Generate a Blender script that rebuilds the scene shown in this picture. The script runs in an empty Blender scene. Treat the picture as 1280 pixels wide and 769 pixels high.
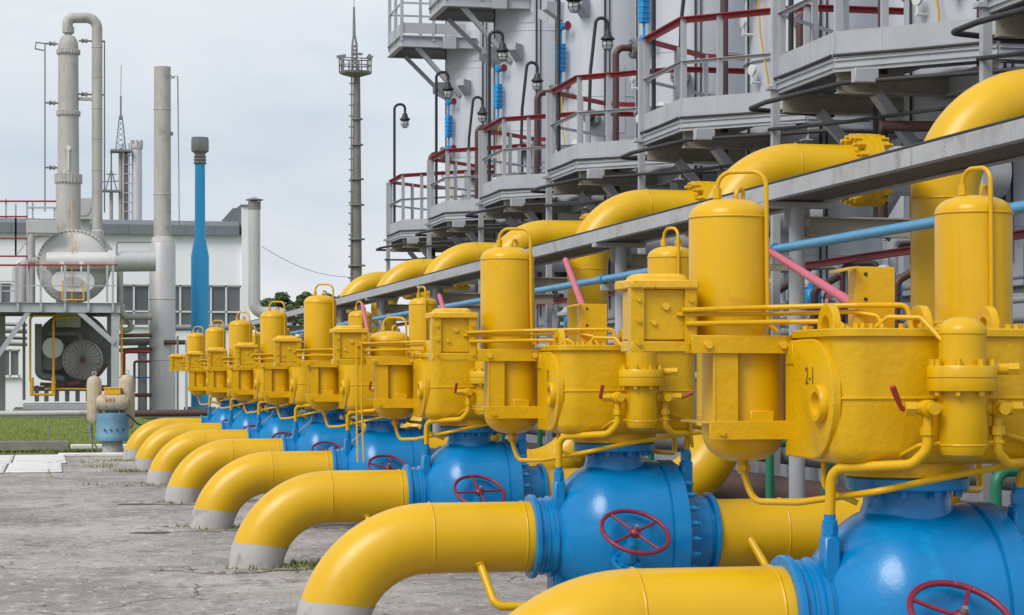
import bpy, math, random
from mathutils import Vector, Matrix
random.seed(7)
R = math.radians
scene = bpy.context.scene

# ---------------------------------------------------------------- camera
CAM_H, FOCAL, HORIZON, YAW = 1.8, 2700.0, 471.0, math.atan(590.0/2700.0)
cam_data = bpy.data.cameras.new('camera')
cam_data.sensor_width = 36.0
cam_data.lens = FOCAL/1280.0*36.0
cam_data.shift_y = (HORIZON-384.5)/1280.0
cam_data.clip_start, cam_data.clip_end = 0.1, 3000.0
cam = bpy.data.objects.new('camera', cam_data)
cam.location = (0, 0, CAM_H)
cam.rotation_euler = (R(90), 0, -YAW)
scene.collection.objects.link(cam)
scene.camera = cam

# ---------------------------------------------------------------- sky, sun, exposure
SUN_EL, SUN_AZ = 47.0, 232.0          # degrees; azimuth clockwise from +Y: behind and to the left of the camera
world = bpy.data.worlds.new('World')
scene.world = world
world.use_nodes = True
wn, wl = world.node_tree.nodes, world.node_tree.links
wn.clear()
w_out = wn.new('ShaderNodeOutputWorld')
sky = wn.new('ShaderNodeTexSky')
sky.sky_type = 'NISHITA'
sky.sun_disc = False
sky.sun_elevation, sky.sun_rotation = R(SUN_EL), R(SUN_AZ)
sky.dust_density = 3.0
bg_sky = wn.new('ShaderNodeBackground'); bg_sky.inputs['Strength'].default_value = 0.10
wl.new(sky.outputs[0], bg_sky.inputs['Color'])
tc = wn.new('ShaderNodeTexCoord')
mp = wn.new('ShaderNodeMapping'); mp.inputs['Scale'].default_value = (1.6, 1.6, 7.0)
mp.inputs['Rotation'].default_value = (R(4), R(-6), R(30))
wl.new(tc.outputs['Generated'], mp.inputs['Vector'])
nz = wn.new('ShaderNodeTexNoise'); nz.inputs['Scale'].default_value = 1.7; nz.inputs['Detail'].default_value = 6.0
nz.inputs['Roughness'].default_value = 0.55; nz.inputs['Distortion'].default_value = 0.4
wl.new(mp.outputs[0], nz.inputs['Vector'])
rp = wn.new('ShaderNodeValToRGB')
rp.color_ramp.elements[0].position = 0.36; rp.color_ramp.elements[0].color = (0.385, 0.435, 0.495, 1)
rp.color_ramp.elements[1].position = 0.60; rp.color_ramp.elements[1].color = (0.515, 0.535, 0.56, 1)
wl.new(nz.outputs['Fac'], rp.inputs['Fac'])
bg_cl = wn.new('ShaderNodeBackground'); bg_cl.inputs['Strength'].default_value = 1.0
wl.new(rp.outputs[0], bg_cl.inputs['Color'])
mxs = wn.new('ShaderNodeMixShader'); mxs.inputs[0].default_value = 0.9
wl.new(bg_sky.outputs[0], mxs.inputs[1]); wl.new(bg_cl.outputs[0], mxs.inputs[2])
wl.new(mxs.outputs[0], w_out.inputs['Surface'])

sun_data = bpy.data.lights.new('sun', 'SUN')
sun_data.energy, sun_data.angle, sun_data.color = 1.5, R(28), (1.0, 0.95, 0.88)
sun = bpy.data.objects.new('sun', sun_data)
to_sun = Vector((math.sin(R(SUN_AZ))*math.cos(R(SUN_EL)), math.cos(R(SUN_AZ))*math.cos(R(SUN_EL)), math.sin(R(SUN_EL))))
sun.rotation_euler = to_sun.to_track_quat('Z', 'Y').to_euler()
sun.location = (0, 0, 60)
scene.collection.objects.link(sun)

scene.render.engine = 'CYCLES'
scene.view_settings.view_transform = 'Standard'
scene.view_settings.look = 'None'
scene.view_settings.exposure = 0.70
scene.view_settings.gamma = 1.0
scene.view_settings.use_curve_mapping = False

# ---------------------------------------------------------------- helpers
COL = scene.collection
SY, CY = math.sin(YAW), math.cos(YAW)
def at(px, py, Y):
    """world point seen at photo pixel (px,py) on the vertical plane at distance Y along the row"""
    a, b = (px-640)/FOCAL, (HORIZON-py)/FOCAL
    rx, ry = SY+CY*a, CY-SY*a
    t = Y/ry
    return Vector((rx*t, Y, CAM_H+b*t))
def onz(px, py, z=0.0):
    a, b = (px-640)/FOCAL, (HORIZON-py)/FOCAL
    t = (z-CAM_H)/b
    return Vector(((SY+CY*a)*t, (CY-SY*a)*t, z))
def mpp(X, Y): return (Y*CY+X*SY)/FOCAL        # metres per photo pixel

def V(*a): return Vector(a)
def basis(d):
    d = Vector(d).normalized()
    u = Vector((0, 0, 1)) if abs(d.z) < 0.95 else Vector((1, 0, 0))
    x = u.cross(d).normalized()
    return x, d.cross(x).normalized(), d

class G:
    def __init__(s): s.v, s.f = [], []
    def add(s, vs, fs):
        n = len(s.v); s.v += [tuple(p) for p in vs]; s.f += [tuple(i+n for i in q) for q in fs]; return s
    def lathe(s, prof, o=(0, 0, 0), d=(0, 0, 1), seg=32):
        x, y, z = basis(d); o = Vector(o); vs, fs, rings = [], [], []
        for r, h in prof:
            if r < 1e-6:
                rings.append([len(vs)]); vs.append(o+z*h)
            else:
                rings.append(list(range(len(vs), len(vs)+seg)))
                for k in range(seg):
                    a = 2*math.pi*k/seg
                    vs.append(o+z*h+x*(r*math.cos(a))+y*(r*math.sin(a)))
        for A, B in zip(rings, rings[1:]):
            if len(A) == 1 and len(B) == 1: continue
            for k in range(seg):
                k2 = (k+1) % seg
                if len(A) == 1: fs.append((A[0], B[k2], B[k]))
                elif len(B) == 1: fs.append((A[k], A[k2], B[0]))
                else: fs.append((A[k], A[k2], B[k2], B[k]))
        return s.add(vs, [tuple(reversed(q)) if False else q for q in fs])
    def cyl(s, a, b, r, seg=16, r2=None):
        a, b = Vector(a), Vector(b); L = (b-a).length
        return s.lathe([(0, 0), (r, 0), (r if r2 is None else r2, L), (0, L)], a, b-a, seg)
    def tube(s, pts, r, seg=12, caps=True):
        pts = [Vector(p) for p in pts]; n = len(pts)
        T = []
        for i in range(n):
            t = (pts[min(i+1, n-1)]-pts[max(i-1, 0)])
            T.append(t.normalized() if t.length > 1e-9 else Vector((0, 0, 1)))
        x, y, _ = basis(T[0]); vs, fs = [], []
        for i in range(n):
            if i:
                q = T[i-1].rotation_difference(T[i]); x = q @ x; y = q @ y
            rr = r[i] if isinstance(r, (list, tuple)) else r
            k1 = 1.0
            if 0 < i < n-1:
                c = (pts[i]-pts[i-1]).normalized().dot((pts[i+1]-pts[i]).normalized())
                k1 = 1.0/max(0.6, math.sqrt(max(0.05, (1+c)/2)))
            for k in range(seg):
                a = 2*math.pi*k/seg
                vs.append(pts[i]+(x*math.cos(a)+y*math.sin(a))*rr*k1)
        for i in range(n-1):
            for k in range(seg):
                k2 = (k+1) % seg
                fs.append((i*seg+k, i*seg+k2, (i+1)*seg+k2, (i+1)*seg+k))
        if caps:
            fs.append(tuple(reversed(range(seg)))); fs.append(tuple(range((n-1)*seg, n*seg)))
        return s.add(vs, fs)
    def pipe(s, pts, r, bend=None, seg=12, n=6):
        return s.tube(fillet(pts, bend if bend else r*2.6, n), r, seg)
    def torus(s, c, d, Rr, r, seg=32, ms=10):
        x, y, z = basis(d); c = Vector(c); vs, fs = [], []
        for i in range(seg):
            a = 2*math.pi*i/seg; e = x*math.cos(a)+y*math.sin(a)
            for k in range(ms):
                b = 2*math.pi*k/ms
                vs.append(c+e*(Rr+r*math.cos(b))+z*(r*math.sin(b)))
        for i in range(seg):
            for k in range(ms):
                i2, k2 = (i+1) % seg, (k+1) % ms
                fs.append((i*ms+k, i2*ms+k, i2*ms+k2, i*ms+k2))
        return s.add(vs, fs)
    def box(s, c, size, bev=0.0, rot=None):
        hx, hy, hz = [q/2 for q in size]; c = Vector(c); b = min(bev, hx*.9, hy*.9, hz*.9)
        M = rot.to_3x3() if rot else Matrix.Identity(3)
        if b <= 0:
            vs = [c+M@Vector((sx*hx, sy*hy, sz*hz)) for sz in (-1, 1) for sy in (-1, 1) for sx in (-1, 1)]
            return s.add(vs, [(0, 2, 3, 1), (4, 5, 7, 6), (0, 1, 5, 4), (2, 6, 7, 3), (0, 4, 6, 2), (1, 3, 7, 5)])
        vs, ix = [], {}
        for sx in (-1, 1):
            for sy in (-1, 1):
                for sz in (-1, 1):
                    for ax in range(3):
                        p = [sx*(hx-b), sy*(hy-b), sz*(hz-b)]; p[ax] += (sx, sy, sz)[ax]*b
                        ix[(sx, sy, sz, ax)] = len(vs); vs.append(c+M@Vector(p))
        fs = []
        def face(idx):
            P = [vs[i] for i in idx]; cen = sum(P, Vector())/len(P)
            nrm = (P[1]-P[0]).cross(P[2]-P[0])
            if nrm.dot(cen-c) < 0: idx = idx[::-1]
            fs.append(tuple(idx))
        for ax in range(3):
            o = [a for a in range(3) if a != ax]
            for sg in (-1, 1):
                q = []
                for u, w in ((-1, -1), (1, -1), (1, 1), (-1, 1)):
                    k = [0, 0, 0]; k[ax] = sg; k[o[0]] = u; k[o[1]] = w; q.append(ix[(*k, ax)])
                face(q)
            for u in (-1, 1):
                for w in (-1, 1):
                    q = []
                    for e, axx in ((-1, o[0]), (-1, o[1]), (1, o[1]), (1, o[0])):
                        k = [0, 0, 0]; k[ax] = e; k[o[0]] = u; k[o[1]] = w; q.append(ix[(*k, axx)])
                    face(q)
        for sx in (-1, 1):
            for sy in (-1, 1):
                for sz in (-1, 1): face([ix[(sx, sy, sz, a)] for a in range(3)])
        return s.add(vs, fs)
    def beam(s, a, b, w, h, bev=0.0, up=(0, 0, 1)):
        a, b = Vector(a), Vector(b); d = (b-a); L = d.length; d.normalize()
        u = Vector(up)
        if abs(d.dot(u)) > 0.98: u = Vector((0, 1, 0))
        x = d.cross(u).normalized(); z = x.cross(d).normalized()
        M = Matrix((x, d, z)).transposed()
        return s.box((a+b)/2, (w, L, h), bev, M)
    def ext(s, prof, a, b, up=(0, 0, 1)):
        """extrude a closed 2D profile (x right, y up) from a to b"""
        a, b = Vector(a), Vector(b); d = (b-a).normalized(); u = Vector(up)
        if abs(d.dot(u)) > 0.98: u = Vector((0, 1, 0))
        x = d.cross(u).normalized(); z = x.cross(d).normalized(); n = len(prof)
        vs = [p+x*q[0]+z*q[1] for p in (a, b) for q in prof]
        fs = [(k, (k+1) % n, (k+1) % n+n, k+n) for k in range(n)]+[tuple(reversed(range(n))), tuple(range(n, 2*n))]
        return s.add(vs, fs)
    def loops(s, Ls, caps=True):
        n = len(Ls[0]); vs = [p for l in Ls for p in l]; fs = []
        for i in range(len(Ls)-1):
            for k in range(n):
                k2 = (k+1) % n; fs.append((i*n+k, i*n+k2, (i+1)*n+k2, (i+1)*n+k))
        if caps: fs += [tuple(reversed(range(n))), tuple(range((len(Ls)-1)*n, len(Ls)*n))]
        return s.add(vs, fs)
    def bolts(s, c, d, Rr, n, r, h, ph=0.0, seg=6):
        x, y, z = basis(d); c = Vector(c)
        for k in range(n):
            a = 2*math.pi*(k+ph)/n; p = c+(x*math.cos(a)+y*math.sin(a))*Rr
            s.cyl(p, p+z*h, r, seg)
        return s
    def build(s, name, mat, parent=None, kind=None, angle=38, loc=None):
        me = bpy.data.meshes.new(name)
        me.from_pydata(s.v, [], s.f); me.update()
        me.materials.append(mat)
        me.shade_smooth(); me.set_sharp_from_angle(angle=R(angle))
        o = bpy.data.objects.new(name, me); COL.objects.link(o)
        if parent: o.parent = parent
        if kind: o['kind'] = kind
        if loc: o.location = loc
        return o

def fillet(pts, rad, n=6):
    pts = [Vector(p) for p in pts]; out = [pts[0]]
    for i in range(1, len(pts)-1):
        p, a, b = pts[i], pts[i-1], pts[i+1]
        u, w = (a-p), (b-p); lu, lw = u.length, w.length; u.normalize(); w.normalize()
        ang = math.acos(max(-1, min(1, u.dot(w))))
        if ang > 3.05 or ang < 0.05: out.append(p); continue
        t = min(rad/math.tan(ang/2), lu*.49, lw*.49); r = t*math.tan(ang/2)
        c = p+(u+w).normalized()*(r/math.sin(ang/2))
        s0, s1 = (p+u*t-c), (p+w*t-c); full = s0.angle(s1)
        axis = s0.cross(s1).normalized()
        for k in range(n+1): out.append(c+Matrix.Rotation(full*k/n, 3, axis)@s0)
    out.append(pts[-1]); return out
def arc(c, r, a0, a1, n, plane='xz'):
    out = []
    for k in range(n+1):
        a = a0+(a1-a0)*k/n; u, w = math.cos(a)*r, math.sin(a)*r
        out.append(Vector(c)+(Vector((u, 0, w)) if plane == 'xz' else Vector((u, w, 0)) if plane == 'xy' else Vector((0, u, w))))
    return out
def thing(name, label, cat, loc=(0, 0, 0), group=None, rz=0.0):
    o = bpy.data.objects.new(name, None); o.empty_display_size = 0.2
    COL.objects.link(o); o.location = loc; o.rotation_euler[2] = rz
    return tag(o, label, cat, group)
def tag(o, label, cat, group=None):
    o['label'] = label; o['category'] = cat
    if group: o['group'] = group
    return o
def struct(o, kind='structure'):
    o['kind'] = kind; return o
def copy_tree(o, parent=None):
    c = o.copy(); COL.objects.link(c); c.parent = parent
    for ch in list(o.children): copy_tree(ch, c)
    return c
def text(s, size, mat, parent, M, name='lettering', depth=0.002):
    cu = bpy.data.curves.new(name, 'FONT'); cu.body = s; cu.size = size; cu.extrude = depth
    cu.align_x = 'CENTER'; cu.align_y = 'CENTER'
    t = bpy.data.objects.new(name, cu); COL.objects.link(t)
    bpy.context.view_layer.update()
    me = bpy.data.meshes.new_from_object(t); bpy.data.objects.remove(t)
    me.materials.clear(); me.materials.append(mat)
    o = bpy.data.objects.new(name, me); COL.objects.link(o)
    o.parent = parent; o.matrix_local = M
    return o

# ---------------------------------------------------------------- materials
def mat(name, col, rough=0.5, var=0.10, scale=6.0, bump=0.15, bscale=60.0, metal=0.0, spots=None, spot_amt=0.62, spot_scale=9.0,
        streak=None, streak_amt=0.60, coat=0.0, spec=0.5, bdist=0.01, stretch=(1, 1, 1), chips=None, chip_amt=0.70, chip_scale=40.0):
    m = bpy.data.materials.new(name); m.use_nodes = True
    N, L = m.node_tree.nodes, m.node_tree.links
    b = N['Principled BSDF']
    b.inputs['Metallic'].default_value = metal
    b.inputs['Specular IOR Level'].default_value = spec
    if coat: b.inputs['Coat Weight'].default_value = coat; b.inputs['Coat Roughness'].default_value = 0.15
    t = N.new('ShaderNodeTexCoord'); oi = N.new('ShaderNodeObjectInfo')
    ad = N.new('ShaderNodeVectorMath'); ad.operation = 'ADD'
    sc = N.new('ShaderNodeVectorMath'); sc.operation = 'SCALE'; sc.inputs['Scale'].default_value = 37.0
    cv = N.new('ShaderNodeCombineXYZ')
    for k in range(3): L.new(oi.outputs['Random'], cv.inputs[k])
    L.new(cv.outputs[0], sc.inputs[0]); L.new(t.outputs['Object'], ad.inputs[0]); L.new(sc.outputs[0], ad.inputs[1])
    vec = ad.outputs[0]
    def noise(scale, detail=5, rgh=.55, st=None):
        n = N.new('ShaderNodeTexNoise'); n.inputs['Scale'].default_value = scale; n.inputs['Detail'].default_value = detail
        n.inputs['Roughness'].default_value = rgh; v = vec
        if st:
            mpn = N.new('ShaderNodeMapping'); mpn.inputs['Scale'].default_value = st; L.new(vec, mpn.inputs['Vector']); v = mpn.outputs[0]
        L.new(v, n.inputs['Vector']); return n.outputs['Fac']
    def ramp(f, lo, hi, c0=(0, 0, 0, 1), c1=(1, 1, 1, 1)):
        r = N.new('ShaderNodeValToRGB'); e = r.color_ramp.elements
        e[0].position, e[0].color, e[1].position, e[1].color = lo, c0, hi, c1
        L.new(f, r.inputs['Fac']); return r.outputs[0]
    def mix(f, a, c):
        x = N.new('ShaderNodeMix'); x.data_type = 'RGBA'
        L.new(f, x.inputs[0])
        if isinstance(a, tuple): x.inputs[6].default_value = a
        else: L.new(a, x.inputs[6])
        if isinstance(c, tuple): x.inputs[7].default_value = c
        else: L.new(c, x.inputs[7])
        return x.outputs[2]
    d = tuple(max(0, q*(1-var)) for q in col)+(1,); h = tuple(min(1, q*(1+var*.8)) for q in col)+(1,)
    c = ramp(noise(scale, 6, .6, stretch), .3, .7, d, h)
    if spots: c = mix(ramp(noise(spot_scale, 7, .65), spot_amt, spot_amt+.10), c, tuple(spots)+(1,))
    if streak: c = mix(ramp(noise(7.0, 5, .6, (1.6, 1.6, .16)), streak_amt, streak_amt+.22), c, tuple(streak)+(1,))
    if chips: c = mix(ramp(noise(chip_scale, 4, .6), chip_amt, chip_amt+.03), c, tuple(chips)+(1,))
    L.new(c, b.inputs['Base Color'])
    rr = N.new('ShaderNodeMapRange'); rr.inputs['To Min'].default_value = max(.05, rough-.10); rr.inputs['To Max'].default_value = min(1, rough+.12)
    L.new(noise(scale*2.3, 4), rr.inputs['Value']); L.new(rr.outputs[0], b.inputs['Roughness'])
    if bump:
        bp = N.new('ShaderNodeBump'); bp.inputs['Strength'].default_value = bump; bp.inputs['Distance'].default_value = bdist
        L.new(noise(bscale, 4, .55), bp.inputs['Height']); L.new(bp.outputs[0], b.inputs['Normal'])
    return m
YEL = (0.66, 0.382, 0.001)
M = {}
M['yellow'] = mat('yellow_paint', YEL, .32, .07, 3.0, .26, 22, streak=(.58, .31, .002), streak_amt=.60, spots=(.62, .33, .002), spot_amt=.60, coat=.08, spec=.38, chips=(.30, .13, .01), chip_amt=.755, chip_scale=24, bdist=.006)
M['yellow_rough'] = mat('yellow_brushed_paint', YEL, .34, .08, 5.0, .75, 24, spec=.38, coat=.08, streak=(.53, .275, .003), streak_amt=.60, spots=(.57, .30, .003), spot_amt=.63, spot_scale=5, chips=(.23, .10, .02), chip_amt=.735, chip_scale=26, bdist=.006)
M['yellow_pipe'] = mat('yellow_pipe_paint', (.67, .392, .001), .34, .07, 2.0, .14, 34, spots=(.62, .345, .003), spot_amt=.60, spot_scale=3, chips=(.25, .12, .03), chip_amt=.76, chip_scale=22, bdist=.004)
M['yellow_worn'] = mat('worn_yellow_paint', (.76, .44, .02), .55, .10, 8.0, .35, 60, spots=(.42, .24, .05), spot_amt=.60, spot_scale=12, chips=(.12, .06, .03), chip_amt=.66, chip_scale=30)
M['blue'] = mat('blue_valve_paint', (.000, .188, .47), .26, .10, 3.0, .34, 30, spots=(.002, .235, .53), spot_amt=.55, spot_scale=4, chips=(.004, .07, .22), chip_amt=.73, chip_scale=30, spec=.4, coat=.12, bdist=.005)
M['blue_light'] = mat('light_blue_paint', (.095, .32, .54), .42, .08, 4, .1, 50, chips=(.05, .16, .30), chip_amt=.72)
M['blue_stack'] = mat('stack_blue_paint', (.025, .32, .66), .5, .06, 1.2, .05, 30, streak=(.03, .20, .45))
M['blue_gauge'] = mat('gauge_blue_paint', (.008, .26, .62), .4, .08, 8)
M['red'] = mat('red_wheel_paint', (.20, .014, .042), .4, .12, 14, .2, 60, chips=(.42, .20, .20), chip_amt=.68, chip_scale=50)
M['lever'] = mat('red_lever', (.34, .03, .02), .45, .1)
M['pink'] = mat('faded_red_paint', (.56, .10, .155), .5, .08, 8)
M['rail_red'] = mat('rail_red_paint', (.31, .022, .034), .5, .12, 6, .1, 50, spots=(.22, .03, .03))
M['rack_red'] = mat('rack_red_paint', (.16, .014, .02), .6, .15, 4, .1, 40)
M['pipe_grey'] = mat('grey_base_paint', (.43, .42, .405), .7, .08, 5, .3, 40, spots=(.26, .25, .235), spot_amt=.56, spot_scale=4, chips=(.55, .34, .05), chip_amt=.775, chip_scale=8)
M['tower'] = mat('tower_silver_paint', (.50, .53, .58), .42, .05, .8, .06, 8, streak=(.41, .43, .465), streak_amt=.56, spots=(.43, .455, .49), spot_amt=.66, spot_scale=2.5, chips=(.16, .15, .14), chip_amt=.80, chip_scale=14, metal=.05)
M['steel'] = mat('grey_steel_paint', (.40, .42, .455), .5, .10, 2.5, .12, 40, streak=(.29, .29, .29), streak_amt=.60, chips=(.16, .11, .08), chip_amt=.75, chip_scale=12)
M['steel_dark'] = mat('weathered_steel', (.20, .205, .205), .6, .15, 3, .2, 40, spots=(.13, .11, .09), spot_amt=.58)
M['steel_tan'] = mat('tan_steel', (.33, .305, .255), .6, .14, 3, .2, 40, spots=(.20, .16, .11), spot_amt=.58)
M['tray'] = mat('tray_steel', (.40, .415, .435), .55, .12, 2.0, .2, 30, streak=(.22, .19, .165), streak_amt=.60, chips=(.13, .10, .08), chip_amt=.69, chip_scale=9, spots=(.29, .285, .28), spot_amt=.56, spot_scale=2.5)
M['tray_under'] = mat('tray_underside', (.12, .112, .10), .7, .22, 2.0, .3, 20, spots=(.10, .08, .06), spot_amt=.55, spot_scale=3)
M['black'] = mat('black_iron', (.022, .023, .025), .5, .2, 10, .2, 80)
M['cable'] = mat('black_cable', (.03, .031, .033), .6, .1)
M['brown'] = mat('brown_pipe_paint', (.085, .042, .040), .5, .15, 5, .1, 50)
M['green'] = mat('green_pipe_paint', (.008, .16, .085), .4, .1, 8)
M['dark'] = mat('dark_void', (.03, .028, .026), .8, .3, 4)
M['column'] = mat('column_weathered', (.42, .41, .395), .55, .10, .8, .15, 6, streak=(.27, .235, .20), streak_amt=.54, spots=(.31, .29, .265), spot_amt=.58, spot_scale=1.3, bdist=.03)
M['stack'] = mat('stack_aluminium', (.50, .505, .515), .45, .08, .6, .1, 5, streak=(.36, .335, .30), streak_amt=.57, spots=(.40, .39, .375), spot_amt=.60, spot_scale=1.2, metal=.2, bdist=.03)
M['vessel'] = mat('vessel_silver', (.56, .555, .545), .45, .10, .7, .1, 6, spots=(.40, .24, .13), spot_amt=.60, spot_scale=.9, streak=(.40, .31, .23), streak_amt=.62, chips=(.13, .08, .05), chip_amt=.72, chip_scale=4)
M['mast'] = mat('mast_brown_steel', (.19, .17, .15), .7, .15, 2, .1, 20)
M['shell_dark'] = mat('shell_dark_grey', (.21, .205, .195), .6, .15, 1, .15, 8, spots=(.15, .12, .10), spot_amt=.55, spot_scale=1.5)
M['cover'] = mat('cover_grey', (.38, .37, .365), .45, .12, 2, .1, 10, spots=(.20, .16, .14), spot_amt=.56, spot_scale=2, metal=.3)
M['rust'] = mat('rusty_pipe', (.13, .06, .045), .7, .25, 3, .3, 20)
M['white_wall'] = mat('white_plaster', (.82, .84, .90), .85, .04, .35, .15, 3, streak=(.60, .59, .57), streak_amt=.64, bdist=.02)
M['roof'] = mat('roof_felt', (.17, .19, .215), .7, .10, .8, .1, 5)
M['frame_white'] = mat('window_frame', (.70, .71, .72), .5, .06, 3, 0)
M['cream'] = mat('cream_paint_worn', (.50, .42, .31), .6, .12, 4, .2, 30, streak=(.24, .17, .10), streak_amt=.56, spots=(.33, .25, .16), spot_amt=.58, spot_scale=6, chips=(.16, .09, .05), chip_amt=.66, chip_scale=20)
M['blue_worn'] = mat('faded_blue_paint', (.14, .30, .44), .55, .14, 4, .15, 30, streak=(.22, .27, .30), streak_amt=.55, spots=(.10, .20, .30), spot_amt=.58)
M['concrete_pale'] = mat('pale_concrete', (.66, .655, .64), .85, .12, 2.5, .5, 24, spots=(.50, .49, .47), spot_amt=.60, spot_scale=4, chips=(.2, .145, .14), chip_amt=.69, chip_scale=11)
M['concrete'] = mat('plinth_concrete', (.24, .225, .21), .9, .2, 2.5, .6, 22, spots=(.13, .12, .11), spot_amt=.55, spot_scale=3)
M['letter'] = mat('stencil_brown', (.20, .085, .008), .6, .2, 40, 0)
M['letter_red'] = mat('stencil_red', (.34, .06, .05), .6, .2, 40, 0)
M['leaf'] = mat('leaf_green', (.055, .095, .03), .6, .35, 3, 0)
M['bark'] = mat('bark', (.09, .07, .05), .9, .3, 8, .5, 20)
M['grass'] = mat('grass_green', (.25, .31, .075), .6, .45, 1.2, 0)
M['weed'] = mat('weed_green', (.17, .22, .06), .6, .4, 5, 0)
M['soil'] = mat('turf_soil', (.17, .20, .07), .9, .25, 1.0, .5, 10)
M['dirt'] = mat('pale_dirt', (.34, .305, .265), .95, .35, 5, .8, 30, spots=(.17, .15, .12), spot_amt=.52, spot_scale=7, chips=(.11, .14, .045), chip_amt=.63, chip_scale=18)
M['gravel'] = mat('dark_gravel', (.10, .095, .09), .95, .4, 4, .8, 16)
def glass(name, col, rough=.08):
    m = bpy.data.materials.new(name); m.use_nodes = True; b = m.node_tree.nodes['Principled BSDF']
    b.inputs['Base Color'].default_value = (*col, 1); b.inputs['Roughness'].default_value = rough
    b.inputs['Specular IOR Level'].default_value = .6
    return m
M['pane'] = glass('window_glass', (.12, .135, .15))
M['globe'] = bpy.data.materials.new('lamp_glass'); M['globe'].use_nodes = True
_b = M['globe'].node_tree.nodes['Principled BSDF']
_b.inputs['Base Color'].default_value = (.85, .87, .86, 1); _b.inputs['Roughness'].default_value = .12; _b.inputs['Transmission Weight'].default_value = .45

def pavement_mat():
    m = bpy.data.materials.new('worn_concrete_pavement'); m.use_nodes = True
    N, L = m.node_tree.nodes, m.node_tree.links; b = N['Principled BSDF']
    g = N.new('ShaderNodeNewGeometry'); P = g.outputs['Position']
    def noise(s, d=6, r=.6, st=None, dist=0.0):
        n = N.new('ShaderNodeTexNoise'); n.inputs['Scale'].default_value = s; n.inputs['Detail'].default_value = d; n.inputs['Roughness'].default_value = r
        n.inputs['Distortion'].default_value = dist
        mpn = N.new('ShaderNodeMapping'); mpn.inputs['Scale'].default_value = st or (1, 1, 1)
        L.new(P, mpn.inputs['Vector']); L.new(mpn.outputs[0], n.inputs['Vector']); return n.outputs['Fac']
    def ramp(f, a, c, c0, c1):
        r = N.new('ShaderNodeValToRGB'); e = r.color_ramp.elements
        e[0].position, e[0].color, e[1].position, e[1].color = a, (*c0, 1), c, (*c1, 1); L.new(f, r.inputs['Fac']); return r.outputs[0]
    def mix(f, a, c, mode='MIX'):
        x = N.new('ShaderNodeMix'); x.data_type = 'RGBA'; x.blend_type = mode; L.new(f, x.inputs[0])
        L.new(a, x.inputs[6])
        if isinstance(c, tuple): x.inputs[7].default_value = (*c, 1)
        else: L.new(c, x.inputs[7])
        return x.outputs[2]
    c = ramp(noise(.40, 9, .70, (1.0, .75, 1)), .36, .64, (.20, .178, .166), (.47, .435, .415))
    c = mix(ramp(noise(2.0, 9, .74, (1.2, .7, 1)), .50, .62, (0, 0, 0), (1, 1, 1)), c, (.225, .203, .192))
    c = mix(ramp(noise(6, 8, .78, (1.3, .6, 1)), .53, .62, (0, 0, 0), (1, 1, 1)), c, (.50, .48, .465))
    c = mix(ramp(noise(15, 4, .6, (1.2, .5, 1)), .62, .66, (0, 0, 0), (1, 1, 1)), c, (.07, .062, .058))
    c = mix(ramp(noise(.16, 3, .5), .60, .74, (0, 0, 0), (1, 1, 1)), c, (.40, .37, .26))
    # hairline cracks
    vo = N.new('ShaderNodeTexVoronoi'); vo.feature = 'DISTANCE_TO_EDGE'; vo.inputs['Scale'].default_value = .45
    mpn = N.new('ShaderNodeMapping'); ad = N.new('ShaderNodeVectorMath'); ad.operation = 'ADD'
    nn = N.new('ShaderNodeTexNoise'); nn.inputs['Scale'].default_value = 1.1; nn.inputs['Detail'].default_value = 5
    L.new(P, nn.inputs['Vector']); L.new(P, ad.inputs[0]); L.new(nn.outputs['Color'], ad.inputs[1]); L.new(ad.outputs[0], vo.inputs['Vector'])
    crack = ramp(vo.outputs['Distance'], .0, .010, (1, 1, 1), (0, 0, 0))
    gate = ramp(noise(.45, 3, .5), .47, .55, (0, 0, 0), (1, 1, 1))
    mm = N.new('ShaderNodeMath'); mm.operation = 'MULTIPLY'; L.new(crack, mm.inputs[0]); L.new(gate, mm.inputs[1])
    c = mix(mm.outputs[0], c, (.055, .05, .045))
    L.new(c, b.inputs['Base Color']); b.inputs['Roughness'].default_value = .85
    bp = N.new('ShaderNodeBump'); bp.inputs['Strength'].default_value = .9; bp.inputs['Distance'].default_value = .035
    L.new(noise(14, 6, .65), bp.inputs['Height']); L.new(bp.outputs[0], b.inputs['Normal'])
    return m
M['pavement'] = pavement_mat()

# ================================================================ GROUND
def sheet(name, x0, x1, y0, y1, z, mt, nx=1, ny=1):
    g = G(); vs = []; fs = []
    for j in range(ny+1):
        for i in range(nx+1): vs.append((x0+(x1-x0)*i/nx, y0+(y1-y0)*j/ny, z))
    for j in range(ny):
        for i in range(nx):
            a = j*(nx+1)+i; fs.append((a, a+1, a+nx+2, a+nx+1))
    return g.add(vs, fs).build(name, mt)
struct(sheet('ground', -1500, 1500, -60, 2600, -0.10, M['soil']))
pave = bpy.data.objects.new('pavement', None); COL.objects.link(pave); struct(pave)
px_edges = [-26.0, -8.0, 5.35]
py_edges = [-8.0, 5.6, 22.55, 38.2, 50.2]
for j in range(len(py_edges)-1):
    for i in range(len(px_edges)-1):
        x0, x1, y0, y1 = px_edges[i]+.012, px_edges[i+1]-.012, py_edges[j]+.014, py_edges[j+1]-.014
        g = G(); g.box(((x0+x1)/2, (y0+y1)/2, -.15+random.uniform(-.004, .0)), (x1-x0, y1-y0, .30), .012)
        g.build('slab', M['pavement'], pave)
struct(sheet('joint_bed', -27, 5.4, -9, 50.5, -.045, M['gravel']))
struct(sheet('gravel_bed', 5.36, 40, -9, 70, -.012, M['gravel']))
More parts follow.
